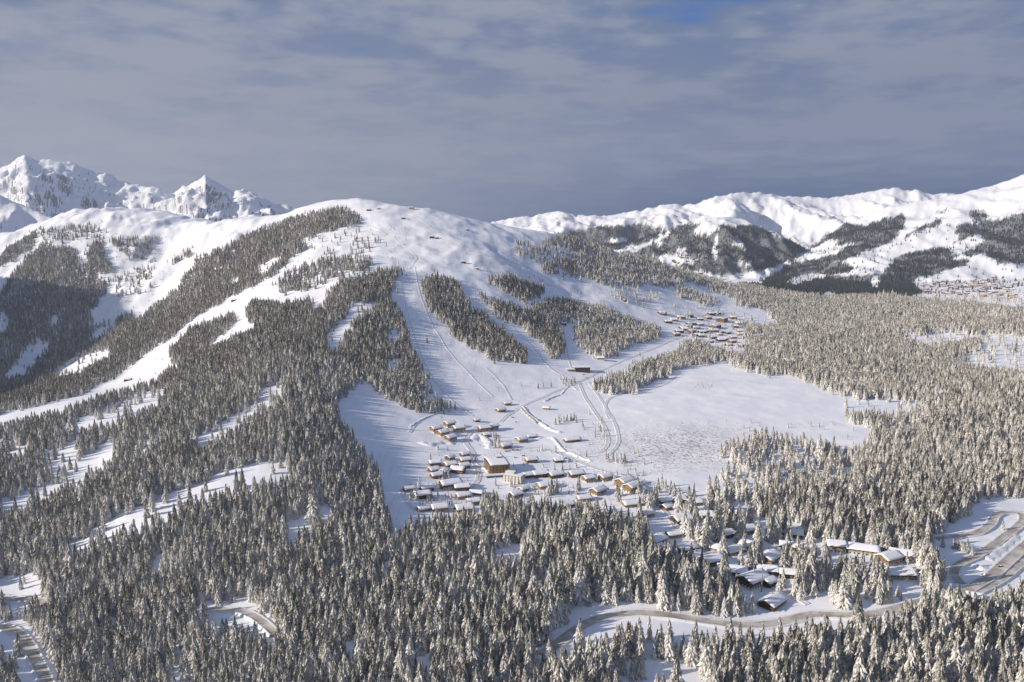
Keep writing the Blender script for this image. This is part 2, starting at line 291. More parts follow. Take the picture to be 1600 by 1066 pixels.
# -- far forests
for p, d in (([(840, 380), (880, 366), (925, 355), (970, 352), (1012, 350), (1046, 362), (1018, 376), (985, 384), (945, 396), (905, 390)], .95), ([(905, 398), (985, 396), (1030, 375), (1048, 366), (1062, 352), (1092, 350), (1082, 366), (1110, 366), (1130, 352), (1178, 352), (1222, 372), (1272, 392), (1235, 410), (1180, 424), (1128, 432), (1040, 412), (960, 400)], .97),
             ([(1180, 430), (1240, 408), (1300, 362), (1322, 348), (1350, 352), (1380, 342), (1412, 334), (1410, 360), (1386, 382), (1350, 398), (1300, 412), (1360, 402), (1330, 424), (1290, 432), (1400, 428), (1440, 415), (1520, 402), (1500, 420), (1430, 445), (1380, 450), (1200, 446)], .95),
             ([(1375, 430), (1400, 400), (1470, 385), (1500, 372), (1490, 352), (1540, 345), (1600, 332), (1650, 330), (1650, 420), (1580, 425), (1540, 398), (1500, 400), (1450, 428), (1380, 448)], .92), ([(1410, 370), (1465, 342), (1470, 348), (1440, 368), (1415, 374)], .9), ([(1515, 330), (1540, 328), (1545, 345), (1520, 345)], .6), ([(1455, 330), (1480, 326), (1478, 336)], .6)):
    poly(p, d)
for p in ([(1022, 384), (1026, 366), (1034, 360), (1031, 378), (1036, 382)], [(1112, 402), (1115, 366), (1119, 366), (1121, 406), (1117, 408)], [(1140, 384), (1150, 368), (1168, 390), (1150, 384)], [(1020, 402), (1060, 396), (1090, 412), (1060, 414), (1032, 410)], [(1050, 392), (1072, 386), (1074, 396)], [(950, 376), (970, 370), (980, 376), (955, 382)],
          [(1240, 402), (1300, 372), (1310, 384), (1340, 380), (1296, 400), (1255, 410)], [(1320, 404), (1400, 376), (1462, 352), (1500, 345), (1480, 376), (1400, 392), (1360, 430), (1345, 432)], [(1470, 385), (1530, 364), (1540, 376), (1500, 398)], [(1358, 440), (1374, 430), (1374, 450), (1358, 450)],
          [(1180, 430), (1230, 410), (1235, 414), (1190, 440)], [(1225, 440), (1250, 430), (1290, 428), (1288, 434), (1240, 444)], [(1425, 440), (1520, 410), (1650, 415), (1650, 488), (1560, 476), (1440, 456)], [(1145, 412), (1176, 404), (1172, 416)], [(1280, 462), (1300, 452), (1305, 462)], [(1390, 466), (1440, 458), (1600, 470), (1600, 474), (1440, 466)]):
    poly(p, .04)
_d = dens.copy(); dens[:] = 0
for p in ([(615, 425), (640, 415), (665, 440), (700, 510), (770, 570), (860, 590), (900, 600), (800, 640), (720, 650), (690, 610), (650, 520)], [(524, 636), (580, 604), (640, 645), (640, 760), (610, 830), (560, 690)], [(740, 460), (800, 505), (850, 560), (885, 570), (880, 500), (850, 480)], [(700, 350), (900, 420), (1060, 470), (1060, 520), (980, 500), (850, 450), (700, 400)]): poly(p, 1)
groom = dens.copy(); dens[:] = _d
def dlook(u, v):
    i = np.clip((u - UO).astype(int), 0, MW - 1); j = np.clip((v - VO).astype(int), 0, MH - 1); return dens[j, i]
# roads (pixel course on the photo, width in metres) keep their ground free of trees
ROADS = [('road', [(845, 1024), (866, 1010), (888, 993), (912, 977), (940, 966), (975, 960), (1010, 959), (1050, 963), (1090, 969), (1130, 975), (1170, 978), (1205, 976), (1240, 968), (1270, 961), (1310, 962), (1350, 962), (1390, 955), (1430, 944), (1470, 934), (1505, 925), (1530, 912), (1555, 896), (1575, 878), (1600, 855), (1640, 825)], 10),
         ('road', [(1500, 912), (1490, 895), (1500, 882), (1530, 868), (1556, 850), (1574, 836), (1592, 822), (1600, 812), (1596, 803), (1575, 801), (1556, 806), (1548, 820), (1530, 832), (1500, 838), (1462, 842)], 8),
         ('road', [(1520, 925), (1560, 905), (1590, 880), (1620, 855)], 12),
         ('road', [(-40, 925), (0, 935), (20, 938), (50, 938), (75, 944)], 9), ('road', [(320, 956), (350, 953), (380, 957), (400, 966), (418, 980), (432, 993)], 7),
         ('road', [(-20, 975), (20, 985), (42, 1005), (55, 1030), (70, 1060), (80, 1090)], 8)]
# ------------------------------------------------------------------ materials
def mat(name, build, rough=.9, spec=.15):
    m = bpy.data.materials.new(name); m.use_nodes = True; t = m.node_tree; b = t.nodes['Principled BSDF']
    b.inputs['Roughness'].default_value = rough; b.inputs['Specular IOR Level'].default_value = spec
    c = build(t, b)
    if isinstance(c, tuple): b.inputs['Base Color'].default_value = (*c, 1)
    elif c is not None: t.links.new(c, b.inputs['Base Color'])
    return m
def pos(t): g = t.nodes.new('ShaderNodeNewGeometry'); return g.outputs['Position'], g
def bumpn(t, b, h, strength, dist):
    n = t.nodes.new('ShaderNodeBump'); n.inputs['Strength'].default_value = strength; n.inputs['Distance'].default_value = dist
    t.links.new(h, n.inputs['Height']); t.links.new(n.outputs[0], b.inputs['Normal'])
def m_ground(t, b):
    p, g = pos(t); s = t.nodes.new('ShaderNodeSeparateXYZ'); t.links.new(g.outputs['True Normal'], s.inputs[0])
    n = NOISE(t, p, .012, 6, .62); n2 = NOISE(t, p, .09, 5, .6)
    snow = MIXC(t, RANGE(t, n, .35, .65), (.80, .81, .84), (.87, .87, .88))
    at = t.nodes.new('ShaderNodeAttribute'); at.attribute_name = 'rocky'
    sl = MATH(t, 'ADD', s.outputs[2], MATH(t, 'MULTIPLY', MATH(t, 'SUBTRACT', n2, .5), .55))
    rk = MATH(t, 'MULTIPLY', RANGE(t, sl, .60, .47), at.outputs['Fac'])
    rock = MIXC(t, n2, (.10, .10, .115), (.24, .235, .24))
    c = MIXC(t, rk, snow, rock)
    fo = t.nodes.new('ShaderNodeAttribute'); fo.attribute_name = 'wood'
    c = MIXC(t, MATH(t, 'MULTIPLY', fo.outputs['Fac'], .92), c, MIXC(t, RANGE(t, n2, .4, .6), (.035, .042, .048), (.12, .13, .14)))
    bu = t.nodes.new('ShaderNodeAttribute'); bu.attribute_name = 'brush'
    n3 = NOISE(t, p, .22, 3, .7)
    c = MIXC(t, MATH(t, 'MULTIPLY', RANGE(t, n3, .49, .62), bu.outputs['Fac']), c, (.33, .28, .22))
    pa = t.nodes.new('ShaderNodeAttribute'); pa.attribute_name = 'piste'; vm = t.nodes.new('ShaderNodeVectorMath'); vm.operation = 'MULTIPLY'; vm.inputs[1].default_value = (.16, .012, .02); t.links.new(p, vm.inputs[0])
    st = NOISE(t, vm.outputs[0], 1.0, 5, .7, .6)
    c = MIXC(t, MATH(t, 'MULTIPLY', RANGE(t, st, .48, .68), MATH(t, 'MULTIPLY', pa.outputs['Fac'], .55)), c, (.66, .655, .67))
    h = MATH(t, 'MULTIPLY', MATH(t, 'ADD', MATH(t, 'MULTIPLY', NOISE(t, p, .016, 6, .6), 5.0), MATH(t, 'MULTIPLY', n3, .3)), RANGE(t, s.outputs[2], 1.0, .95, .35, 1.0))
    bumpn(t, b, h, .55, 1.0); return c
M_ground = mat('snow_ground', m_ground, .75, .25)
def m_tree(snow_a, snow_b, green):
    def f(t, b):
        p, g = pos(t); s = t.nodes.new('ShaderNodeSeparateXYZ'); t.links.new(g.outputs['Normal'], s.inputs[0])
        o = t.nodes.new('ShaderNodeObjectInfo')
        n = NOISE(t, p, .9, 3, .6)
        k = MATH(t, 'ADD', MATH(t, 'ABSOLUTE', s.outputs[2]), MATH(t, 'MULTIPLY', MATH(t, 'SUBTRACT', n, .5), 1.1))
        k = MATH(t, 'ADD', k, MATH(t, 'MULTIPLY', MATH(t, 'SUBTRACT', o.outputs['Random'], .5), .25))
        sn = RANGE(t, k, snow_a, snow_b)
        gr = MIXC(t, n, green, (green[0] * 1.9, green[1] * 1.6, green[2] * 1.5))
        wn = t.nodes.new('ShaderNodeTexWhiteNoise'); wn.noise_dimensions = '1D'; t.links.new(o.outputs['Random'], wn.inputs['W'])
        gr = MIXC(t, RANGE(t, wn.outputs['Value'], .88, 1.05), gr, (.15, .095, .055))
        return MIXC(t, sn, gr, (.80, .775, .725))
    return f
M_spruce = mat('snowy_spruce', m_tree(-.04, .64, (.054, .062, .045)), .9, .05)
M_frost = mat('frosted_spruce', m_tree(-.04, .56, (.078, .082, .060)), .9, .05)
M_dark = mat('dark_spruce', m_tree(.02, .70, (.062, .064, .048)), .9, .05)
M_far = mat('far_spruce', m_tree(.45, 1.1, (.024, .032, .034)), .9, .05)
M_bark = mat('bark', lambda t, b: MIXC(t, NOISE(t, pos(t)[0], 1.5), (.07, .05, .04), (.16, .12, .09)))

# ------------------------------------------------------------------ object helpers
def obj(name, me, m=None, parent=None):
    o = bpy.data.objects.new(name, me); COL.objects.link(o)
    if m is not None and not me.materials: me.materials.append(m)
    if parent is not None: o.parent = parent
    return o
def tag(o, label=None, cat=None, group=None, kind=None):
    if label: o['label'] = label
    if cat: o['category'] = cat
    if group: o['group'] = group
    if kind: o['kind'] = kind
    return o
def root(name, loc, rz=0):
    o = bpy.data.objects.new(name, None); COL.objects.link(o); o.location = loc; o.rotation_euler = (0, 0, rz); o.empty_display_size = 1; return o
def mesh_np(name, V, Fq, mat=None, smooth=False):
    me = bpy.data.meshes.new(name); V = np.ascontiguousarray(V, np.float32); Fq = np.ascontiguousarray(Fq, np.int32); k = Fq.shape[1]
    me.vertices.add(len(V)); me.vertices.foreach_set('co', V.ravel()); me.loops.add(Fq.size); me.loops.foreach_set('vertex_index', Fq.ravel())
    me.polygons.add(len(Fq)); me.polygons.foreach_set('loop_start', np.arange(0, Fq.size, k, dtype=np.int32)); me.polygons.foreach_set('loop_total', np.full(len(Fq), k, np.int32))
    me.polygons.foreach_set('use_smooth', np.full(len(Fq), smooth)); me.update(calc_edges=True)
    if mat: me.materials.append(mat)
    return me
# ground sheet
idx = np.arange(NS * NY).reshape(NY, NS)
faces = np.stack([idx[:-1, :-1], idx[:-1, 1:], idx[1:, 1:], idx[1:, :-1]], -1).reshape(-1, 4)
gm = mesh_np('ground', np.stack([XG, YG, Z], -1).reshape(-1, 3), faces, M_ground, True)
UG, VG = project(XG, YG, Z)
inV = (UG > UO) & (UG < UO + MW - 1) & (VG > VO) & (VG < VO + MH - 1)
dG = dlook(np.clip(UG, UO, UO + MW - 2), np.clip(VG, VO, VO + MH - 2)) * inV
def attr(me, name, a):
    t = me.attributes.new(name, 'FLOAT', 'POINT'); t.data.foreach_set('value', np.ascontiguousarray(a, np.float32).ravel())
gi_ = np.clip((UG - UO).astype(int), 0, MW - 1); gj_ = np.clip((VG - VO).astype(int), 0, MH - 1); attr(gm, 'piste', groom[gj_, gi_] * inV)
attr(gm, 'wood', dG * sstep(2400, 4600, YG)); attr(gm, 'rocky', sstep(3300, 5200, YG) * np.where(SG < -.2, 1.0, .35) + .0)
def inpoly_soft(u0, v0, ru, rv): return np.clip(1.4 - np.hypot((UG - u0) / ru, (VG - v0) / rv) * 1.4, 0, 1) * (YG < 3000)
attr(gm, 'brush', np.clip(inpoly_soft(1060, 700, 190, 48) + .5 * inpoly_soft(1100, 600, 30, 12), 0, 1))
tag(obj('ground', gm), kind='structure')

# ------------------------------------------------------------------ trees
def tree_mesh(name, tiers, nb, r0, seed, m, droop=.55, mat_=None):
    """unit-height conifer crown: stacked whorls of drooping, broken branches"""
    rd = random.Random(seed); V = []; Fa = []
    z0 = .04 + rd.random() * .04
    for k in range(tiers):
        f = k / tiers; z = z0 + (1 - z0) * (f ** .92); rr = r0 * (1 - f) ** .7 * (1 + rd.uniform(-.12, .12)) + .006
        n = max(5, int(nb * (1 - f * .45))); off = rd.random() * 6.28
        hh = (1 - z0) / tiers
        for i in range(n):
            if rd.random() < .07: continue
            a = off + 6.2832 * (i + rd.uniform(-.25, .25)) / n; r = rr * rd.uniform(.68, 1.18); w = 6.2832 / n * rd.uniform(.42, .62)
            zt_ = z + hh * rd.uniform(.7, 1.3); zm = z + hh * rd.uniform(.1, .5); ze = z - hh * droop * rd.uniform(.5, 1.5) - r * .18
            b = len(V); ca, sa = math.cos(a), math.sin(a)
            V += [(0.004 * ca, .004 * sa, zt_ + hh * .4), (r * .62 * math.cos(a - w), r * .62 * math.sin(a - w), zm - hh * .55), (r * .68 * ca, r * .68 * sa, zm + hh * .12), (r * .62 * math.cos(a + w), r * .62 * math.sin(a + w), zm - hh * .55), (r * ca, r * sa, ze), (r * .35 * ca, r * .35 * sa, zm - hh * .5)]
            Fa += [(b, b + 1, b + 2), (b, b + 2, b + 3), (b + 1, b + 4, b + 2), (b + 2, b + 4, b + 3), (b + 1, b + 5, b + 4), (b + 5, b + 3, b + 4)]
    b = len(V); V += [(.012, 0, .93), (-.006, .01, .93), (-.006, -.01, .93), (0, 0, 1.02)]; Fa += [(b, b + 1, b + 3), (b + 1, b + 2, b + 3), (b + 2, b, b + 3)]
    return mesh_np(name, np.array(V), np.array(Fa), m)
def trunk_mesh():
    V = []; Fa = []; n = 7
    for j, (z, r) in enumerate(((-.06, .022), (.05, .018), (.5, .010), (.95, .003))):
        for i in range(n): a = 6.2832 * i / n; V.append((r * math.cos(a), r * math.sin(a), z))
    for j in range(3):
        for i in range(n): Fa.append((j * n + i, j * n + (i + 1) % n, (j + 1) * n + (i + 1) % n, (j + 1) * n + i))
    return mesh_np('trunk', np.array(V), np.array(Fa), M_bark)
TRUNK = trunk_mesh()
crowns = {'a': [tree_mesh('crown', 13, 11, random.uniform(.19, .25), 10 + i, M_spruce) for i in range(6)],
          'b': [tree_mesh('crown', 12, 10, random.uniform(.19, .25), 40 + i, M_frost) for i in range(5)],
          'c': [tree_mesh('crown', 12, 10, random.uniform(.18, .23), 70 + i, M_dark) for i in range(5)]}
protoC = bpy.data.collections.new('tree_kinds'); ORDER = []
for k in 'abc':
    for i, me in enumerate(crowns[k]):
        o = bpy.data.objects.new('kind_%s_%02d' % (k, i), me); protoC.objects.link(o); ORDER.append((k, i))
# road corridor test in pixel space is done in world metres
road_lines = []
for nme, pts, wd_ in ROADS: road_lines.append((np.array([tuple(hit(u, v)) for u, v in pts]), wd_))
def road_clear(x, y, extra):
    ok = np.ones(x.shape, bool)
    for P, w in road_lines:
        for a, b in zip(P[:-1], P[1:]):
            ax, ay = a[0], a[1]; dx, dy = b[0] - ax, b[1] - ay; l2 = dx * dx + dy * dy + 1e-6
            t = np.clip(((x - ax) * dx + (y - ay) * dy) / l2, 0, 1); ok &= np.hypot(x - ax - t * dx, y - ay - t * dy) > w / 2 + extra
    return ok
KEEP = []                                  # house sites: (x, y, radius)
def candidates(ya, yb, cell, smax):
    x = np.arange(-smax * yb, smax * yb, cell); y = np.arange(ya, yb, cell); gx, gy = np.meshgrid(x, y); gx[1::2] += cell / 2
    gx = gx + rng.uniform(-.42, .42, gx.shape) * cell; gy = gy + rng.uniform(-.42, .42, gx.shape) * cell
    m = (np.abs(gx) < smax * gy + 40) & (gy > ya) & (gy < yb); return gx[m], gy[m]
def grow(ya, yb, cell, hmean, sd, smax=.9):
    x, y = candidates(ya, yb, cell, smax); z = hz(x, y); h = hmean * (1 + .30 * sstep(1000, 700, y) * sstep(-250, 250, x)) * np.exp(rng.normal(0, sd, len(x))) * (1 + .18 * fbm(x / 160, y / 160, 2, 77))
    u, v = project(x, y, z); _, vt = project(x, y, z + h * .75)
    inf = (u > UO) & (u < UO + MW - 2) & (v > VO) & (v < VO + MH - 2)
    _, vm_ = project(x, y, z + h * .4); ju = rng.normal(0, 2.6, len(x)); jv = rng.normal(0, 1.6, len(x))
    look = lambda q: dlook(np.clip(u + ju, UO, UO + MW - 2), np.clip(q + jv, VO, VO + MH - 2))
    d = np.minimum(np.minimum(look(v), look(vt)), look(vm_))
    out = (pn(x / 260, y / 260, 91) > -.42) * .9
    d = np.where(inf, d, np.where(y > 3600, 0, out)); d = d * np.where(y > 3900, (fbm(x / 210, y / 210, 3, 55) > -.55) * 1.0, 1); d = d * np.where(d > .8, np.where((x > 150) & (y > 1100), np.clip(.95 + fbm(x / 70, y / 70, 3, 12) * 1.3, .12, 1.1), np.clip(1.25 + fbm(x / 45, y / 45, 2, 12) * .9, .45, 1.1)), np.clip(1 + fbm(x / 30, y / 30, 2, 13) * 2.2, 0, 3))
    ok = (rng.random(len(x)) < d) & visible(x, y, z, h + 12)
    x, y, z, h = x[ok], y[ok], z[ok], h[ok]; ok = road_clear(x, y, 4.5 if yb < 3000 else 0)
    for kx, ky, kr in KEEP: ok &= np.hypot(x - kx, y - ky) > kr
    return x[ok], y[ok], z[ok], h[ok]
# ------------------------------------------------------------------ roads, tracks, snow banks
M_road = mat('slush_road', lambda t, b: MIXC(t, RANGE(t, NOISE(t, pos(t)[0], .08, 5, .6), .36, .64), (.34, .305, .255), (.58, .54, .48)), .8, .3)
M_bank = mat('ploughed_snow', lambda t, b: (bumpn(t, b, NOISE(t, pos(t)[0], .5, 5, .6), .6, 1.0), MIXC(t, NOISE(t, pos(t)[0], .2), (.74, .73, .72), (.85, .85, .86)))[1], .8)
M_track = mat('packed_snow', lambda t, b: MIXC(t, NOISE(t, pos(t)[0], .4, 4), (.60, .59, .59), (.74, .73, .72)), .7, .2)
def smooth_line(P, step=5.0):
    P = [Vector((p[0], p[1])) for p in P]; out = []
    for i in range(len(P) - 1):
        a, b, c, d = P[max(i - 1, 0)], P[i], P[i + 1], P[min(i + 2, len(P) - 1)]; n = max(2, int((c - b).length / step))
        for k in range(n):
            t = k / n; out.append(.5 * ((2 * b) + (c - a) * t + (2 * a - 5 * b + 4 * c - d) * t * t + (3 * b - a - 3 * c + d) * t ** 3))
    out.append(P[-1]); return out
def ribbon(name, P, w, mm, bank=.9, bw=2.2):
    Q = smooth_line(P); prof = [(-w / 2 - bw, -.5), (-w / 2 - bw * .55, bank), (-w / 2, .30), (0, .36), (w / 2, .30), (w / 2 + bw * .55, bank), (w / 2 + bw, -.5)]
    V = []; RZ = []
    for i, q in enumerate(Q):
        d = (Q[min(i + 1, len(Q) - 1)] - Q[max(i - 1, 0)]).normalized(); RZ.append(max(float(hz(q.x - d.y * o, q.y + d.x * o)) for o in (-w / 2 - bw, -w / 2, 0, w / 2, w / 2 + bw)))
    RZ = np.convolve(np.r_[RZ[0], RZ[0], RZ, RZ[-1], RZ[-1]], np.ones(5) / 5, 'valid') + .05
    zc = [float(hz(q.x, q.y)) for q in Q]; zc = np.convolve(np.r_[zc[0], zc[0], zc, zc[-1], zc[-1]], np.ones(5) / 5, 'valid')
    for i, q in enumerate(Q):
        d = (Q[min(i + 1, len(Q) - 1)] - Q[max(i - 1, 0)]).normalized(); nx, ny = -d.y, d.x
        for j, (o, zz_) in enumerate(prof):
            x, y = q.x + nx * o, q.y + ny * o; g = float(hz(x, y)); jit = random.uniform(-.35, .45) * bank if j in (1, 5) else 0
            V.append((x, y, (g if j in (0, 6) else (RZ[i] if name == 'road' else g)) + zz_ + jit))
    Fa = []; mi = []
    for i in range(len(Q) - 1):
        for j in range(6): Fa.append((i * 7 + j, (i + 1) * 7 + j, (i + 1) * 7 + j + 1, i * 7 + j + 1)); mi.append(0 if j in (2, 3) else 1)
    me = mesh_np(name, np.array(V), np.array(Fa)[:, ::-1], None, True); me.materials.append(mm); me.materials.append(M_bank); me.polygons.foreach_set('material_index', mi)
    return tag(obj(name, me), kind='structure')
for P, w in road_lines: ribbon('road', P, w, M_road, 1.0 if w < 12 else .5)
TR = [([(1075, 522), (1040, 537), (990, 557), (945, 577), (915, 592), (880, 607), (840, 624), (812, 637), (792, 650), (782, 660)], 6), ([(905, 598), (915, 622), (930, 645), (945, 668), (950, 690), (938, 706), (900, 712)], 5),
      ([(920, 597), (936, 620), (951, 645), (963, 668), (966, 692), (950, 712)], 4), ([(1062, 582), (1040, 600), (1000, 612), (958, 620), (946, 634), (952, 655)], 4), ([(765, 662), (738, 672), (728, 690), (738, 706), (742, 725), (748, 745), (735, 765)], 6),
      ([(800, 704), (840, 700), (880, 712), (930, 732), (1000, 750), (1060, 766), (1130, 790), (1190, 812)], 5), ([(640, 757), (628, 770), (640, 790), (662, 806)], 4), ([(690, 652), (672, 650), (650, 662), (640, 676)], 4),
      ([(760, 575), (785, 600), (800, 625)], 3), ([(1128, 475), (1110, 488), (1085, 500), (1050, 520)], 6), ([(622, 408), (628, 450), (640, 500), (660, 560), (690, 610), (740, 650)], 2), ([(648, 418), (660, 470), (690, 530), (730, 580), (770, 620)], 2), ([(742, 465), (790, 500), (830, 540), (860, 575), (885, 590)], 3), ([(560, 345), (610, 370), (650, 400), (640, 420)], 3), ([(640, 332), (700, 370), (760, 400), (850, 440), (940, 480), (1030, 510)], 3), ([(700, 372), (800, 410), (900, 440), (990, 470), (1060, 500)], 3), ([(880, 505), (884, 530), (888, 560), (895, 580)], 3), ([(700, 345), (790, 365), (880, 395)], 2),
      ([(1000, 770), (1040, 800), (1060, 830), (1100, 850), (1150, 870), (1190, 900), (1230, 925), (1262, 945)], 4)]
for pts, w in TR: ribbon('packed_trail', [hit(u, v) for u, v in pts], w, M_track, (.45 if w > 3 else .2), 1.6)
def mound(name, pts, w, h):
    P = smooth_line([hit(u, v) for u, v in pts], 2.5); V = []; Fa = []; k = 9
    for i, q in enumerate(P):
        d = (P[min(i + 1, len(P) - 1)] - P[max(i - 1, 0)]).normalized(); e = min(i, len(P) - 1 - i) / 3; e = min(1, e)
        for j in range(k):
            o = (j / (k - 1) - .5) * w * (1 + .25 * math.sin(i * .9)); x, y = q.x - d.y * o, q.y + d.x * o
            V.append((x, y, float(hz(x, y)) - .3 + h * .65 * e * math.cos((j / (k - 1) - .5) * 3.1) * (1 + .4 * float(fbm(i * .22, j * .5, 3, 4)))))
    for i in range(len(P) - 1):
        for j in range(k - 1): Fa.append((i * k + j, i * k + j + 1, (i + 1) * k + j + 1, (i + 1) * k + j))
    return tag(obj(name, mesh_np(name, np.array(V), np.array(Fa), M_bank, True)), kind='structure')
for pts, w, h in (([(816, 636), (826, 648), (842, 660), (862, 672), (878, 677)], 11, 4), ([(836, 686), (860, 684), (872, 694), (880, 704), (900, 712), (925, 722)], 8, 3), ([(850, 628), (862, 622), (876, 617)], 8, 3), ([(902, 610), (890, 604), (876, 617)], 6, 2),
                 ([(656, 690), (670, 696), (690, 692), (712, 694)], 14, 4), ([(738, 690), (748, 680), (762, 690), (766, 702)], 16, 4), ([(742, 724), (760, 735), (775, 748)], 6, 2), ([(1520, 880), (1535, 890), (1545, 885)], 9, 4), ([(1540, 875), (1565, 858), (1590, 835)], 12, 3),
                 ([(700, 640), (660, 655), (640, 668)], 7, 2), ([(930, 745), (985, 757), (1040, 765)], 7, 2)): mound('snow_bank', pts, w, h)

# ------------------------------------------------------------------ buildings
def wood(c, d):
    def f(t, b):
        p, g = pos(t); tcn = t.nodes.new('ShaderNodeTexCoord'); s = t.nodes.new('ShaderNodeSeparateXYZ'); t.links.new(tcn.outputs['Object'], s.inputs[0])
        w = MATH(t, 'FRACT', MATH(t, 'MULTIPLY', s.outputs[2], 2.6)); n = NOISE(t, p, .8, 4)
        return MIXC(t, RANGE(t, MATH(t, 'ADD', MATH(t, 'MULTIPLY', w, .35), n), .35, 1.0), c, d)
    return f
MW_ = {'wood': mat('honey_timber', wood((.20, .11, .055), (.40, .25, .13))), 'red': mat('reddish_timber', wood((.14, .07, .042), (.28, .15, .09))), 'dark': mat('dark_timber', wood((.05, .035, .027), (.14, .09, .06))),
       'pale': mat('weathered_timber', wood((.30, .22, .15), (.45, .36, .26)))}
M_plaster = mat('plaster', lambda t, b: MIXC(t, NOISE(t, pos(t)[0], .6), (.55, .51, .44), (.70, .66, .58)))
M_snow = mat('roof_snow', lambda t, b: (bumpn(t, b, NOISE(t, pos(t)[0], .45, 4), .5, .6), MIXC(t, NOISE(t, pos(t)[0], .15), (.80, .80, .82), (.88, .88, .88)))[1], .7, .2)
M_glass = mat('window_glass', lambda t, b: (.03, .035, .045), .12, .6); M_trim = mat('roof_timber', lambda t, b: (.13, .08, .05)); M_stone = mat('stone', lambda t, b: MIXC(t, NOISE(t, pos(t)[0], 1.5), (.25, .23, .21), (.42, .40, .37)))
M_metal = mat('grey_metal', lambda t, b: (.25, .26, .28), .5, .5); M_green = mat('green_glass', lambda t, b: (.05, .12, .10), .2, .6); M_blk = mat('rubber', lambda t, b: (.02, .02, .02))
def boxm(name, B, m):
    V = []; Fa = []
    for cx_, cy_, cz_, sx, sy, sz in B:
        b = len(V); V += [(cx_ + i * sx / 2, cy_ + j * sy / 2, cz_ + k * sz / 2) for k in (-1, 1) for j in (-1, 1) for i in (-1, 1)]
        Fa += [(b, b + 2, b + 3, b + 1), (b + 4, b + 5, b + 7, b + 6), (b, b + 1, b + 5, b + 4), (b + 2, b + 6, b + 7, b + 3), (b, b + 4, b + 6, b + 2), (b + 1, b + 3, b + 7, b + 5)]
    return mesh_np(name, np.array(V), np.array(Fa), m)
def slab(name, l, w, z, rise, th, m, rough=0, cut=0):
    """two-pitch slab, ridge along x"""
    nx, ny = (10, 9) if rough else (2, 3); V = []; Fa = []
    for s_ in (1, 0):
        for i in range(nx):
            for j in range(ny):
                x = (i / (nx - 1) - .5) * l; y = (j / (ny - 1) - .5) * w; zz_ = z + rise * (1 - abs(y) / (w / 2))
                if rough and s_:
                    e = min(1, (min(i, nx - 1 - i) + .25) * 1.4) * min(1, (min(j, ny - 1 - j) + .25) * 1.4); zz_ += th * (.35 + .65 * e) * random.uniform(.85, 1.15)
                    x *= 1 + random.uniform(-.008, .008); y *= 1 + random.uniform(-.01, .01)
                elif s_: zz_ += th
                V.append((x, y, zz_))
    N_ = nx * ny
    for i in range(nx - 1):
        for j in range(ny - 1): a = i * ny + j; Fa += [(a, a + ny, a + ny + 1, a + 1), (N_ + a, N_ + a + 1, N_ + a + ny + 1, N_ + a + ny)]
    for i in range(nx - 1):
        for j in (0, ny - 1): a = i * ny + j; Fa.append((a, N_ + a, N_ + a + ny, a + ny) if j == 0 else (a, a + ny, N_ + a + ny, N_ + a))
    for j in range(ny - 1):
        for i in (0, nx - 1): a = i * ny + j; Fa.append((a, a + 1, N_ + a + 1, N_ + a) if i == 0 else (a, N_ + a, N_ + a + 1, a + 1))
    return mesh_np(name, np.array(V), np.array(Fa), m, bool(rough))
WIN = {}
def winmesh(w, h, ax):
    k = (w, h, ax)
    if k not in WIN: WIN[k] = (boxm('window', [(0, 0, 0, .12, w, h) if ax == 'x' else (0, 0, 0, w, .12, h)], M_glass), boxm('sill', [(0, 0, -h / 2 - .09, .22, w + .3, .18)] if ax == 'x' else [(0, 0, -h / 2 - .09, w + .3, .22, .18)], M_snow))
    return WIN[k]
def put_window(rt, x, y, z, w, h, ax, frame=True):
    a, b = winmesh(w, h, ax); o = obj('window', a, None, rt); o.location = (x, y, z)
    if frame: obj('sill', b, None, o)
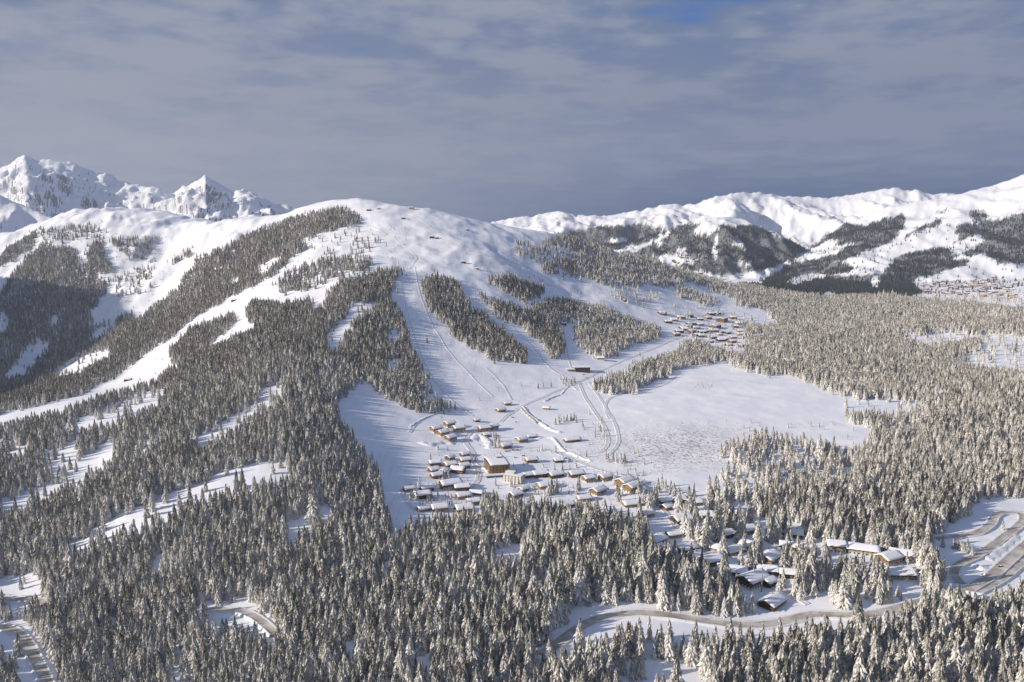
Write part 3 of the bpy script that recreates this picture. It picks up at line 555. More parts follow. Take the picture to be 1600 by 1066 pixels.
def chalet(u, v, l, w, h, rz, style, label, name='chalet', cat='chalet', group=None, base='plaster', detail=2, pitch=22, snow=.85, px_up=0):
    h *= .92
    p = hit(u, v); KEEP.append((p.x, p.y, max(l, w) * .62)); KEEP.append((p.x - 2, p.y - max(l, w) * .8 - 6, max(l, w) * .55))
    hi_ = max(float(hz(p.x + a, p.y + b)) for a in (-l / 3, l / 3) for b in (-w / 3, w / 3)); lo = p.z
    rt = root(name, (p.x, p.y, (hi_ + lo) / 2), R(rz + (19 if 0 <= rz < 35 and detail > 1 else 0) + random.uniform(-9, 9))); tag(rt, label, cat, group); rise = math.tan(R(pitch)) * w / 2; hb = h * .42 if base == 'plaster' else 0
    def walls(nm, z0, z1, m, gable, e=0):
        x, y = l / 2 + e, w / 2 + e; V = [(-x, -y, z0), (x, -y, z0), (x, y, z0), (-x, y, z0), (-x, -y, z1), (x, -y, z1), (x, y, z1), (-x, y, z1)]; Fa = [(0, 1, 5, 4), (2, 3, 7, 6)]
        q = [(1, 2, 6, 5), (3, 0, 4, 7)]
        bm = bmesh.new(); vs = [bm.verts.new(c) for c in V]
        if gable:
            g1 = bm.verts.new((x, 0, z1 + rise)); g2 = bm.verts.new((-x, 0, z1 + rise)); bm.faces.new((vs[1], vs[2], vs[6], g1, vs[5])); bm.faces.new((vs[3], vs[0], vs[4], g2, vs[7]))
        else:
            for f in q: bm.faces.new([vs[i] for i in f])
            bm.faces.new(vs[4:8])
        for f in Fa: bm.faces.new([vs[i] for i in f])
        me = bpy.data.meshes.new(nm); bm.to_mesh(me); bm.free(); me.materials.append(m); return obj(nm, me, None, rt)
    if hb: walls('ground_floor', -6, hb, M_plaster, False, -.12)
    walls('wall', hb - (6 if not hb else 0), h, MW_.get(style, M_plaster), True)
    ov = 1.6 if detail > 1 else .9; wf = (w + 2 * ov) / w
    rf = obj('roof', slab('roof', l + 2 * ov, w + 2 * ov, h - (wf - 1) * rise, rise * wf, .28, M_trim), None, rt)
    obj('snow_cover', slab('snow_cover', l + 2 * ov - .1, w + 2 * ov - .1, h - (wf - 1) * rise + .281, rise * wf, snow, M_snow, 1), None, rf)
    if detail >= 1: obj('chimney', boxm('chimney', [(l * .18, w * .14, h + rise + .7, 1.0, 1.0, 2.4)], M_stone), None, rf)
    if detail >= 1:
        fl = [hb * .5, hb + (h - hb) * .5] if hb else [h * .5]
        ny_ = max(2, int(w / 3.4)); nx_ = max(2, int(l / 3.4))
        for z in fl:
            for i in range(ny_): put_window(rt, -l / 2 - .05, (i + .5) / ny_ * w - w / 2, z + .1, 1.3, 1.5, 'x', detail > 1)
            for i in range(nx_): put_window(rt, (i + .5) / nx_ * l - l / 2, -w / 2 - .05, z + .1, 1.3, 1.5, 'y', detail > 1)
            if detail > 1:
                for i in range(ny_): put_window(rt, l / 2 + .05, (i + .5) / ny_ * w - w / 2, z + .1, 1.3, 1.5, 'x', False)
        if h > 5: put_window(rt, -l / 2 - .05, 0, h + rise * .4, 1.6, 1.4, 'x', False)
    if detail > 1:
        zb = hb + .1 if hb else h * .45
        bb = obj('balcony', boxm('balcony', [(-l / 2 - .75, 0, zb, 1.4, w + .6, .18)], MW_.get(style, MW_['wood'])), None, rt)
        obj('railing', boxm('railing', [(-l / 2 - 1.42, 0, zb + .62, .1, w + .6, .95)], MW_.get(style, MW_['wood'])), None, bb)
        obj('door', boxm('door', [(l * .1, -w / 2 - .08 + (.12 if hb else 0), 1.1, 1.1, .12, 2.2)], M_trim), None, rt)
    return rt
HS = [ # u, v, length, width, eave height, turn, style, label
 (702, 667, 15, 12, 7, 20, 'wood', 'honey timber chalet topmost of the five clustered under the spruce wood'), (681, 675, 15, 12, 7, 24, 'wood', 'honey timber chalet at the left end of the five clustered chalets'), (717, 674, 17, 13, 7, 18, 'wood', 'wide honey timber chalet at the right of the five clustered chalets'),
 (692, 681, 14, 12, 7, 22, 'wood', 'honey timber chalet in the middle of the five clustered chalets'), (704, 689, 15, 12, 7, 20, 'wood', 'honey timber chalet lowest of the five, nearest the track'), (745, 659, 8, 6, 3.5, 10, 'dark', 'small dark hut alone right of the five clustered chalets'),
 (757, 673, 18, 12, 6, 12, 'wood', 'long timber inn with snowy roof above the curved track'), (760, 682, 10, 9, 4, 12, 'wood', 'low timber annex in front of the long inn'), (772, 671, 11, 10, 7, 12, 'wood', 'tall gabled timber house right of the long inn'),
 (680, 727, 14, 10, 5, 6, 'red', 'reddish chalet top left of the holiday hamlet'), (678, 738, 12, 10, 5, 16, 'red', 'reddish chalet at the left edge of the hamlet, second row'), (683, 746, 15, 10, 4.5, 8, 'red', 'reddish chalet lowest in the left column of the hamlet'),
 (704, 730, 15, 11, 5, 4, 'red', 'reddish chalet in the middle of the holiday hamlet'), (695, 740, 10, 9, 4.5, 50, 'red', 'small diagonal reddish chalet in the centre of the hamlet'), (703, 718, 10, 9, 4.5, 30, 'red', 'small snow buried chalet behind the middle of the hamlet'),
 (726, 713, 11, 9, 4.5, 20, 'red', 'highest reddish chalet at the right of the hamlet'), (727, 722, 14, 10, 4.5, 5, 'red', 'long reddish chalet second from top at the hamlet\'s right'), (725, 731, 13, 10, 4.5, 20, 'red', 'reddish chalet third from top at the hamlet\'s right'),
 (716, 738, 16, 12, 5.5, -14, 'red', 'largest bright red chalet at the front of the hamlet'), (704, 762, 24, 15, 7, 3, 'dark', 'big dark lodge with a broad snow roof left of the hotel'), (722, 765, 17, 11, 5, 3, 'dark', 'lower wing on the right of the big dark lodge'),
 (660, 777, 17, 12, 5, 4, 'dark', 'dark flat roofed lodge at the left edge of the village'), (667, 765, 15, 9, 3.5, 8, 'dark', 'low snowed-in house behind the left edge lodge'), (724, 778, 15, 10, 4.5, 2, 'pale', 'pale timber cottage in shrubs below the big dark lodge'),
 (745, 772, 14, 8, 3, -18, 'wood', 'low snow covered hut between the dark lodge and the hotel lawn'), (687, 797, 17, 12, 4.5, 2, 'pale', 'pale cottage at the lower left wood edge'), (725, 799, 18, 14, 5.5, 2, 'pale', 'square pale cottage with chimneys at the wood edge'), (771, 796, 12, 9, 5, 66, 'pale', 'narrow pale cottage squeezed in by tall spruces'),
 (662, 797, 12, 9, 3, 12, 'pale', 'snow buried cottage at the lower left corner of the village'), (826, 745, 13, 10, 4, 4, 'dark', 'low dark garage just right of the white block'), (844, 744, 19, 12, 5, 3, 'dark', 'wide dark chalet second right of the white block'), (868, 745, 18, 12, 5, 2, 'dark', 'dark chalet third right of the white block'),
 (853, 762, 20, 13, 5, 6, 'pale', 'broad pale house below the row right of the hotel'), (934, 771, 18, 12, 6, 28, 'wood', 'timber chalet with diagonal gable alone on the snow'), (976, 760, 20, 14, 9, 30, 'wood', 'tall orange timber chalet, left of a pair'), (988, 768, 19, 13, 9, 30, 'wood', 'tall orange timber chalet, right and lower of a pair'),
 (946, 750, 16, 10, 6, 10, 'wood', 'orange timber chalet behind the lone diagonal one'), (900, 744, 18, 11, 5, 6, 'red', 'reddish house at the right end of the dark row'), (886, 792, 15, 9, 4, 4, 'dark', 'snowy dark roof sunk in the forest edge'), (988, 790, 22, 11, 4, 2, 'pale', 'long low snow covered house below the orange pair'),
 (1040, 785, 17, 10, 4, 8, 'pale', 'snow covered house upper of two by the first right clearing'), (1042, 795, 12, 9, 4, 26, 'red', 'small reddish house lower of two by the first right clearing'), (986, 838, 16, 11, 5, 8, 'dark', 'dark house half hidden in dense spruces'), (1026, 849, 17, 12, 6, 24, 'wood', 'honey timber chalet at the clearing corner'), (1028, 858, 9, 7, 3.5, 24, 'dark', 'tiny shed in front of the clearing corner chalet'),
 (818, 767, 11, 8, 4, 20, 'pale', 'small snowy house below the white block'), (873, 722, 12, 8, 4, 6, 'dark', 'small dark house by the parked cars'), (1065, 816, 20, 14, 6, 2, 'dark', 'big dark chalet with a thick flat snow roof'), (1100, 809, 18, 13, 5, -6, 'pale', 'pale chalet with square snow roof and chimney'), (1097, 838, 12, 9, 5, 62, 'wood', 'narrow timber chalet facing the track between snowbanks'),
 (1071, 861, 19, 12, 4.5, 8, 'wood', 'wide snow capped house among spruces left of the winding lane'), (1121, 860, 13, 10, 4, -28, 'pale', 'small diagonal house on the open lane'), (1111, 880, 21, 13, 5, 10, 'wood', 'broad chalet above the tall forest with orange gable'), (1144, 898, 24, 14, 6, -20, 'dark', 'large dark roofed chalet left of the twin roofs'), (1176, 912, 24, 17, 7, 40, 'dark', 'largest dark gabled chalet, right of the twin roofs'),
 (1166, 832, 19, 12, 5, 8, 'wood', 'round snow capped timber chalet in the grove'), (1172, 857, 17, 13, 5, -28, 'pale', 'chalet with a steep snowy roof under the grove'), (1202, 877, 20, 14, 6, 26, 'wood', 'golden timber chalet between tall frosted spruces'), (1199, 894, 17, 12, 4, -18, 'wood', 'low reddish roofed chalet below the golden one'), (1201, 914, 11, 9, 5, 16, 'dark', 'small dark cabin beside a lamp mast'),
 (1144, 863, 17, 11, 3.5, 12, 'pale', 'half buried house on the bright snow terrace'), (1306, 859, 16, 13, 7, -18, 'wood', 'sunlit timber chalet leftmost of the right-hand row'), (1348, 864, 27, 14, 6, -16, 'pale', 'longest chalet second in the right-hand row'), (1388, 878, 20, 14, 6.5, 14, 'wood', 'golden gabled chalet third in the right-hand row'), (1408, 872, 19, 13, 6, -24, 'wood', 'chalet behind the golden gabled one, far right'),
 (1404, 900, 25, 15, 5, -6, 'pale', 'broad flat roofed chalet lowest at the far right'), (1240, 838, 16, 12, 5, -20, 'dark', 'dark chalet hidden in the upper grove'), (1233, 856, 16, 11, 4, -14, 'dark', 'snow buried dark chalet in the grove by frosted spruces'), (1206, 944, 22, 14, 4, 30, 'dark', 'snow buried dark chalet above the main road'), (1524, 937, 12, 9, 4, -20, 'pale', 'small hut by the road junction at forest edge'),
 (1150, 806, 14, 10, 4.5, -12, 'pale', 'snowy cottage behind the frosted wood left of the grove'), (1135, 838, 13, 10, 4.5, 14, 'dark', 'dark cottage between the lane and the grove'), (1052, 838, 14, 10, 4, 6, 'pale', 'low snowy cottage right of the clearing corner chalet'), (1262, 862, 14, 11, 5, -14, 'wood', 'timber chalet in the gap left of the right-hand row'), (1086, 872, 14, 10, 4, 20, 'dark', 'dark cottage at the wood edge beneath the lane'), (1232, 900, 14, 10, 4.5, -16, 'dark', 'dark cottage deep in the lower spruce grove'),
 (1010, 806, 14, 10, 4.5, 10, 'pale', 'snowy cottage left of the first right clearing'), (640, 767, 12, 8, 4, 10, 'pale', 'small snowed-in shed at the field side of the village'), (740, 787, 14, 10, 4.5, 6, 'pale', 'pale cottage in the bushes right of the shrub belt'), (806, 776, 14, 10, 4.5, 10, 'dark', 'dark cottage at the wood edge below the white block'), (912, 782, 15, 10, 4.5, 8, 'pale', 'pale cottage at the wood edge under the lone timber chalet'),
 (790, 700, 15, 10, 5, 14, 'wood', 'timber chalet just below the curved track end'), (815, 690, 16, 11, 5, 10, 'pale', 'pale chalet by the plaza below the sloping field'), (830, 722, 15, 10, 5, 6, 'wood', 'timber chalet beside the car park'), (920, 752, 14, 10, 6, 16, 'wood', 'timber chalet at the foot of the bog'), (1060, 784, 15, 10, 4.5, 10, 'dark', 'dark house in spruces beside the white lane'), (1085, 788, 16, 10, 4, 0, 'pale', 'pale snow capped house at the frosted wood'),
 (793, 633, 12, 7, 4, 4, 'wood', 'timber ski hut upper of two at the piste foot'), (782, 643, 15, 10, 4, 10, 'wood', 'timber lift station hut at the piste foot'), (854, 640, 10, 8, 4, -10, 'pale', 'small snow covered barn on the open field'), (894, 690, 24, 9, 4, 4, 'red', 'long low stable beside the spruce clump'), (831, 684, 14, 6, 3, 14, 'red', 'low shed beside the plaza snowbank'),
 (939, 563, 16, 12, 7, -8, 'wood', 'yellow timber house above the cable car station'), (881, 508, 12, 8, 5, 0, 'dark', 'dark barn on the piste between two woods')]
for u, v, l, w, h, rz, st, lb in HS: chalet(u, v, l, w, h, rz, st, lb, base='plaster' if h >= 6 else 'none')
UP = [(643, 327, 26, 12, 7, 0, 'pale', 'summit restaurant on the skyline of the main mountain'), (576, 329, 20, 10, 4, -8, 'dark', 'low dark hut just right of the snowy summit dome'), (592, 327, 14, 8, 4, 0, 'dark', 'second low dark hut on the summit plateau'), (630, 342, 18, 9, 4, 8, 'dark', 'dark lift hut below the summit restaurant'), (675, 372, 22, 10, 6, 0, 'dark', 'dark mountain lodge on the upper piste'), (682, 373, 14, 9, 5, 0, 'red', 'reddish annex beside the upper piste lodge'),
 (724, 411, 18, 10, 5, 4, 'dark', 'dark barn on the ski slope above the woods'), (746, 421, 16, 9, 4, 0, 'pale', 'snow covered barn on the slope above the woods'), (1035, 492, 24, 12, 6, -4, 'red', 'long reddish barn on the slope above the second village'), (976, 471, 14, 9, 5, 30, 'red', 'lone reddish hut beside the piste strip'), (200, 595, 20, 11, 4, 4, 'dark', 'dark farm barn on the left pasture strip'), (365, 471, 16, 9, 4, 0, 'dark', 'dark barn high on the left pasture strip'),
 (342, 538, 10, 7, 4, 0, 'red', 'tiny reddish hut at the pasture wood edge'), (730, 360, 14, 8, 4, 0, 'dark', 'dark hut on the right shoulder of the summit'), (803, 347, 16, 8, 4, 0, 'dark', 'hut on the long crest right of the summit')]
for u, v, l, w, h, rz, st, lb in UP: chalet(u, v, l * .72, w * .8, h * .8, rz, st, lb, 'mountain_hut', 'hut', base='none', detail=1, snow=.6)
def grid_windows(rt, x0, x1, y, zs, n, w, h, ax='y', frame=False):
    for z in zs:
        for i in range(n):
            c = x0 + (x1 - x0) * (i + .5) / n; put_window(rt, *((c, y, z) if ax == 'y' else (y, c, z)), w, h, ax, frame)
# hotel
p = hit(783, 742); p = Vector((p.x - 6, p.y + 16, p.z)); KEEP.append((p.x, p.y, 30)); rt = root('hotel', p, R(14)); tag(rt, 'large four storey timber fronted hotel in the middle of the village', 'hotel')
obj('wall', boxm('wall', [(0, 0, 4.5, 24, 42, 19)], MW_['wood']), None, rt); rf = obj('roof', boxm('roof', [(0, 0, 14.2, 26, 44.5, .4)], M_trim), None, rt)
obj('snow_cover', slab('snow_cover', 25.8, 44, 14.41, 1.6, .7, M_snow, 1), None, rf); obj('lift_house', boxm('lift_house', [(5, 8, 16.4, 7, 9, 3)], MW_['dark']), None, rf); obj('lift_house_snow', boxm('lift_house_snow', [(5, 8, 18.2, 7.4, 9.4, .6)], M_snow), None, rf)
for k in range(4):
    bb = obj('balcony', boxm('balcony', [(-12.9, 0, 2.6 + k * 3.1, 1.8, 41, .25)], MW_['pale']), None, rt); obj('railing', boxm('railing', [(-13.75, 0, 3.25 + k * 3.1, .1, 41, .9)], MW_['pale']), None, bb)
grid_windows(rt, -20, 20, -12.03, [1.4 + 3.1 * k for k in range(4)], 10, 2.3, 1.9, 'x'); grid_windows(rt, -11, 11, -21.03, [4.5, 7.6, 10.7], 5, 1.6, 1.7)
obj('terrace_wing', boxm('terrace_wing', [(-4, -24.5, -.5, 30, 7, 7)], M_green), None, rt); obj('terrace_snow', boxm('terrace_snow', [(-4, -24.5, 3.3, 31, 7.8, .6)], M_snow), None, rt)
p = hit(803, 755); KEEP.append((p.x, p.y, 18)); rt = root('apartment_block', (p.x, p.y + 6, p.z), R(-24)); tag(rt, 'white two-step apartment block with flat snowy roofs beside the hotel', 'apartment block')
obj('wall', boxm('wall', [(0, 0, 3, 24, 12, 12)], M_plaster), None, rt); obj('upper_storey', boxm('upper_storey', [(-5.5, 2.5, 10.2, 12, 7, 2.4)], M_plaster), None, rt)
for a_ in ((0, 0, 9.1, 24.8, 12.8, .25), (-5.5, 2.5, 11.5, 12.6, 7.6, .22)):
    rf = obj('roof', boxm('roof', [a_], M_trim), None, rt); obj('snow_cover', boxm('snow_cover', [(a_[0], a_[1], a_[2] + .45, a_[3] - .4, a_[4] - .4, .6)], M_snow), None, rf)
grid_windows(rt, -11, 11, -6.03, [2, 5, 7.6], 5, 1.2, 1.9); grid_windows(rt, -5, 5, 12.03, [2, 5, 7.6], 2, 1.4, 1.6, 'x')
# cable car station
p = hit(906, 580); KEEP.append((p.x, p.y, 30)); rt = root('cable_car_station', p, R(6)); tag(rt, 'modern two level cable car station with flat snow roofs at the valley track', 'cable car station')
obj('wall', boxm('wall', [(4, 0, 3, 34, 22, 13)], MW_['dark']), None, rt); obj('side_wing', boxm('side_wing', [(-21, -3, 1, 18, 18, 9)], MW_['pale']), None, rt)
rf = obj('roof', boxm('roof', [(4, 0, 9.8, 37, 25, .5)], M_metal), None, rt); obj('snow_cover', boxm('snow_cover', [(4, 0, 10.45, 36.6, 24.6, .8)], M_snow), None, rf); rf = obj('roof', boxm('roof', [(-21.5, -3, 5.8, 19, 20, .4)], M_metal), None, rt); obj('snow_cover', boxm('snow_cover', [(-21.5, -3, 6.35, 18.7, 19.7, .7)], M_snow), None, rf)
grid_windows(rt, -12, 20, -11.03, [3, 7], 7, 3.6, 2.4); grid_windows(rt, -28, -13, -12.03, [2.6], 4, 2.6, 2.2)
# second village: houses on the terrace behind the basin
V2 = [(195, 395), (430, 450), (540, 430), (340, 480), (270, 505), (670, 470), (770, 455), (1080, 455), (590, 520), (540, 530), (450, 580), (370, 665), (560, 625), (620, 575), (640, 665), (700, 630), (760, 620), (800, 600), (850, 612), (890, 395), (810, 405), (1160, 530), (1110, 565), (910, 660), (1020, 640), (950, 628), (1180, 620), (1230, 610), (1170, 660), (830, 700), (930, 735), (1010, 720), (1070, 755), (1030, 790), (820, 750), (1420, 680), (1340, 690), (1180, 805), (1350, 800), (1270, 795), (410, 625), (520, 560), (480, 600), (670, 535), (690, 680), (1240, 700), (1090, 700)]
rd = random.Random(5)
pv = []
for k in range(5): pv.append(chalet(1100 + k * 8, 512, rd.uniform(21, 27), rd.uniform(16, 19), rd.uniform(5, 7), 0, ('dark', 'wood', 'red', 'pale', 'dark')[k], '', 'village_house', 'house', base='none', detail=1, snow=.9)); KEEP.pop()
def clone(o, loc, rz, sc=1.0, label=None, group=None):
    r = o.copy(); COL.objects.link(r); r.location = loc; r.rotation_euler = (0, 0, rz); r.scale = (sc,) * 3
    if label: r['label'] = label
    if group: r['group'] = group
    for c in list(o.children):
        d = c.copy(); COL.objects.link(d); d.parent = r
        for e in list(c.children): f = e.copy(); COL.objects.link(f); f.parent = d
    return r
def col_of(x): return 'left edge' if x < 450 else 'left half' if x < 700 else 'middle' if x < 900 else 'right half' if x < 1110 else 'tree-lined right side'
def row_of(y): return 'upper rows' if y < 500 else 'middle rows' if y < 620 else 'lower rows' if y < 720 else 'bottom row'
used = 0; cntr = {}
SPEC = {(195, 395): 'small reddish hut alone left of the second village'}
cells = {}
for x, y in V2: cells.setdefault((col_of(x), row_of(y)), []).append((x, y))
for x, y in V2:
    u, v = 1010 + x * .125, 440 + y * .125 + 1.5; p = hit(u, v); c = (col_of(x), row_of(y)); g = sorted(cells[c]); i = g.index((x, y)); n = len(g)
    pos_ = '' if n == 1 else ('leftmost ' if i == 0 else 'rightmost ' if i == n - 1 else ('second from left ' if i == 1 else 'third from left ' if i == 2 else 'fourth from left ' if i == 3 else 'fifth from left ' if i == 4 else 'sixth from left ' if i == 5 else 'seventh from left ' if i == 6 else 'eighth from left '))
    lb = '%ssnow roofed house in the second village, %s, %s' % (pos_, c[1], c[0]); o = pv[used % 5]; rz = R(rd.uniform(5, 32)); sc = rd.uniform(.8, 1.05); KEEP.append((p.x, p.y, 11))
    if used < 5: o.location = (p.x, p.y, p.z); o.rotation_euler = (0, 0, rz); o['label'] = lb; o['group'] = 'houses of the second village'
    else: clone(o, (p.x, p.y, p.z), rz, sc, lb, 'houses of the second village')
    used += 1
for u, v, l, w, h, rz, lb in ((1127, 502, 46, 32, 9, 60, 'big hall roofed hotel at the top of the second village'), (1117, 513, 42, 26, 9, 62, 'long large hotel in the middle of the second village')):
    chalet(u, v, l, w, h, R(0) + rz, 'red', lb, 'hotel', 'hotel', base='none', detail=1, pitch=12, snow=1)
# far villages: tiny houses, one mesh each
def tiny(seed, l, w, h, m):
    r_ = math.tan(R(24)) * w / 2; x, y = l / 2, w / 2; V = [(-x, -y, -5), (x, -y, -5), (x, y, -5), (-x, y, -5), (-x, -y, h), (x, -y, h), (x, y, h), (-x, y, h), (x, 0, h + r_), (-x, 0, h + r_)]
    X_, Y_ = x + 1, y + 1.2; k = len(V); V += [(-X_, -Y_, h - .6), (X_, -Y_, h - .6), (X_, 0, h + r_ + .9), (-X_, 0, h + r_ + .9), (X_, Y_, h - .6), (-X_, Y_, h - .6), (-X_, 0, h + r_ - .2), (X_, 0, h + r_ - .2)]
    bm = bmesh.new(); vs = [bm.verts.new(c) for c in V]
    for f in ((0, 1, 5, 4), (2, 3, 7, 6), (1, 2, 6, 8, 5), (3, 0, 4, 9, 7)): bm.faces.new([vs[i] for i in f])
    for f in ((10, 11, 12, 13), (13, 12, 14, 15), (10, 13, 16), (13, 15, 16), (11, 17, 12), (12, 17, 14), (10, 16, 17, 11), (16, 15, 14, 17)):
        q = bm.faces.new([vs[i] for i in f]); q.material_index = 1
    me = bpy.data.meshes.new('far_house'); bm.to_mesh(me); bm.free(); me.materials.append(m); me.materials.append(M_snow); return me
TM = [tiny(i, rd.uniform(15, 22), rd.uniform(13, 17), rd.uniform(5, 7), MW_[('red', 'wood', 'dark', 'pale', 'dark', 'wood')[i]]) for i in range(6)]
def far_village(n, area, label, group, scale=1.0):
    k = 0; done = []
    while k < n:
        u, v = area(rd); p = hit(u, v)
        if any((p.x - q.x) ** 2 + (p.y - q.y) ** 2 < 20 ** 2 for q in done) and rd.random() < .97: continue
        done.append(p); o = obj('house', TM[rd.randrange(6)]); o.location = p; o.rotation_euler = (0, 0, R(rd.uniform(-20, 40))); s_ = rd.uniform(.8, 1.15) * scale; o.scale = (s_, s_, s_); tag(o, label, 'house', group); KEEP.append((p.x, p.y, 11)); k += 1
def a1(r):
    u = r.uniform(1440, 1590); t = (u - 1440) / 150; return u, r.uniform(450 - 12 * math.sin(t * 3) - 3, 452 + 14 * t + 4)
far_village(120, a1, 'tiny timber house in the large far village on the right hillside', 'houses of the large far village on the right')
far_village(12, lambda r: (r.uniform(1515, 1560), r.uniform(434, 446)), 'tiny house on the upper terrace of the far right village', 'houses on the upper terrace, far right')
far_village(26, lambda r: (lambda t: (1092 + 48 * t, 430 + 12 * t + r.uniform(-2.5, 2.5)))(r.random()), 'tiny house in the hamlet beyond the crest, above the second village', 'houses of the hamlet beyond the crest')
far_village(14, lambda r: (r.uniform(1050, 1110), r.uniform(398, 412)), 'tiny farmhouse on the far valley floor between dark woods', 'farmhouses on the far valley floor')
# ------------------------------------------------------------------ cars, lift towers, masts
def paint(n_, c): return mat(n_, lambda t, b: c, .35, .5)
PC = [paint('silver_paint', (.45, .46, .48)), paint('black_paint', (.03, .03, .035)), paint('blue_paint', (.04, .08, .2)), paint('red_paint', (.4, .03, .02)), paint('white_paint', (.75, .75, .75))]
def prof_mesh(name, P, w, m, taper=0):
    n = len(P); V = [(x, -w / 2 + (taper if z > 1.0 else 0), z) for x, z in P] + [(x, w / 2 - (taper if z > 1.0 else 0), z) for x, z in P]; bm = bmesh.new(); vs = [bm.verts.new(c) for c in V]
    bm.faces.new(vs[:n]); bm.faces.new(vs[n:][::-1])
    for i in range(n): bm.faces.new((vs[i], vs[n + i], vs[n + (i + 1) % n], vs[(i + 1) % n]))
    bmesh.ops.recalc_face_normals(bm, faces=bm.faces); me = bpy.data.meshes.new(name); bm.to_mesh(me); bm.free(); me.materials.append(m); return me
def wheel_mesh():
    V = []; n = 12
    for s_ in (-.12, .12):
        for i in range(n): a = 6.2832 * i / n; V.append((.34 * math.cos(a), s_, .34 + .34 * math.sin(a)))
    bm = bmesh.new(); vs = [bm.verts.new(c) for c in V]; bm.faces.new(vs[:n][::-1]); bm.faces.new(vs[n:])
    for i in range(n): bm.faces.new((vs[i], vs[(i + 1) % n], vs[n + (i + 1) % n], vs[n + i]))
    me = bpy.data.meshes.new('wheel'); bm.to_mesh(me); bm.free(); me.materials.append(M_blk); return me
WHEEL = wheel_mesh()
CARP = [(-2.2, .35), (2.2, .35), (2.25, .8), (1.3, .95), (-2.15, 1.0), (-2.25, .7)]; CABP = [(-1.9, .98), (1.15, .93), (.5, 1.45), (-1.4, 1.5)]; VANP = [(-2.6, .35), (2.6, .35), (2.65, 1.0), (2.0, 1.25), (1.5, 2.2), (-2.6, 2.25)]
def car(u, v, rz, pc, label, van=False, dx=0):
    p = hit(u, v); rt = root('van' if van else 'parked_car', (p.x + dx, p.y, p.z + .45), R(rz)); tag(rt, label, 'van' if van else 'car', None if van else 'cars of the village')
    obj('body', prof_mesh('body', VANP if van else CARP, 1.9, PC[pc]), None, rt)
    if van: obj('windscreen', boxm('windscreen', [(1.82, 0, 1.7, .5, 1.6, .6)], M_glass), None, rt)
    else: obj('cabin', prof_mesh('cabin', CABP, 1.75, M_glass, .15), None, rt)
    obj('roof_snow', boxm('roof_snow', [(-.4 if not van else -.5, 0, 1.58 if not van else 2.32, 1.8 if not van else 4.0, 1.4, .22)], M_snow), None, rt)
    for a in (-1.4, 1.4):
        for b in (-.85, .85): o = obj('wheel', WHEEL, None, rt); o.location = (a, b, 0)
CARS = [(791, 706, 'at the left of the row behind the hotel'), (796, 705, 'second in the row behind the hotel'), (802, 704, 'third in the row behind the hotel'), (808, 704, 'last in the row behind the hotel'), (805, 716, 'alone beside the hotel forecourt'), (818, 713, 'in the lot between hotel and bog'),
        (826, 716, 'beside the timber chalet at the lot'), (884, 717, 'by the lane in front of the small dark house'), (890, 719, 'second by the lane near the small dark house'), (912, 586, 'left in front of the cable car station'), (917, 591, 'right in front of the cable car station'), (801, 653, 'upper on the plaza at the piste foot'), (806, 660, 'lower on the plaza at the piste foot')]
CN = ['silver', 'black', 'blue', 'red', 'white']
for i, (u, v, wh) in enumerate(CARS): c = (1, 0, 2, 1, 0, 3, 1, 1, 0, 1, 2, 1, 4)[i]; car(u, v, rd.uniform(-10, 30), c, '%s car %s' % (CN[c], wh))
car(1563, 887, 200, 1, 'black car driving round the road junction bend'); car(1541, 900, 20, 4, 'white van driving on the slushy road junction', True)
def mast_parts(h):
    V = []; Fa = []; n = 8
    for z, r in ((-1, .45), (h, .28)):
        for i in range(n): a = 6.2832 * i / n; V.append((r * math.cos(a), r * math.sin(a), z))
    for i in range(n): Fa.append((i, (i + 1) % n, n + (i + 1) % n, n + i))
    return mesh_np('pole', np.array(V), np.array(Fa), M_metal)
LT = [(672, 398, 'on the upper piste below the lodge'), (721, 448, 'at the top of the wood right of the piste'), (852, 570, 'left of the cable car station'), (1003, 492, 'left of the long reddish barn'), (1027, 467, 'nearest the second village on the slope'), (941, 436, 'on the slope beside the upper wood'), (975, 452, 'second on the slope beside the upper wood'), (757, 440, 'above the thin middle wood'), (779, 612, 'on the open slope above the piste foot'), (664, 520, 'on the left side of the long piste'), (672, 560, 'lower on the left side of the long piste'), (700, 420, 'where the upper piste narrows')]
for u, v, wh in LT:
    p = hit(u, v); h = 13 if v < 600 else 9; rt = root('lift_tower', p, R(20)); tag(rt, 'grey ski lift tower ' + wh, 'lift tower', 'ski lift towers'); obj('pole', mast_parts(h), None, rt); obj('crossarm', boxm('crossarm', [(0, 0, h, 5.5, .35, .35)], M_metal), None, rt)
    for s_ in (-2.6, 2.6): o = obj('sheave', boxm('sheave', [(0, 0, 0, .4, 2.4, .3)], M_blk), None, rt); o.location = (s_, 0, h - .35)
for u, v, h, lb in ((1372, 424, 62, 'tall lattice power pylon on the far right slope'), (1190, 925, 20, 'tall lamp mast beside the small dark cabin'), (748, 748, 12, 'lamp mast on the lawn left of the hotel')):
    p = hit(u, v); rt = root('pylon' if h > 50 else 'lamp_mast', p); tag(rt, lb, 'pylon' if h > 50 else 'mast')
    if h > 50:
        B = []
        for k in range(12): f = k / 12; s_ = 5 * (1 - f) + 1; B += [(a * s_, b * s_, h * (f + 1 / 24), .5, .5, h / 12 + .5) for a in (-1, 1) for b in (-1, 1)] + [(0, b * s_, h * f + .3, 2 * s_, .35, .35) for b in (-1, 1)] + [(a * s_, 0, h * f + .8, .35, 2 * s_, .35) for a in (-1, 1)]
        obj('frame', boxm('frame', B, M_metal), None, rt); obj('crossarm', boxm('crossarm', [(0, 0, h * .82, 20, .6, .6), (0, 0, h * .95, 14, .6, .6)], M_metal), None, rt)
    else: obj('pole', mast_parts(h), None, rt); obj('lamp_head', boxm('lamp_head', [(.6, 0, h, 1.6, .5, .25)], M_metal), None, rt)
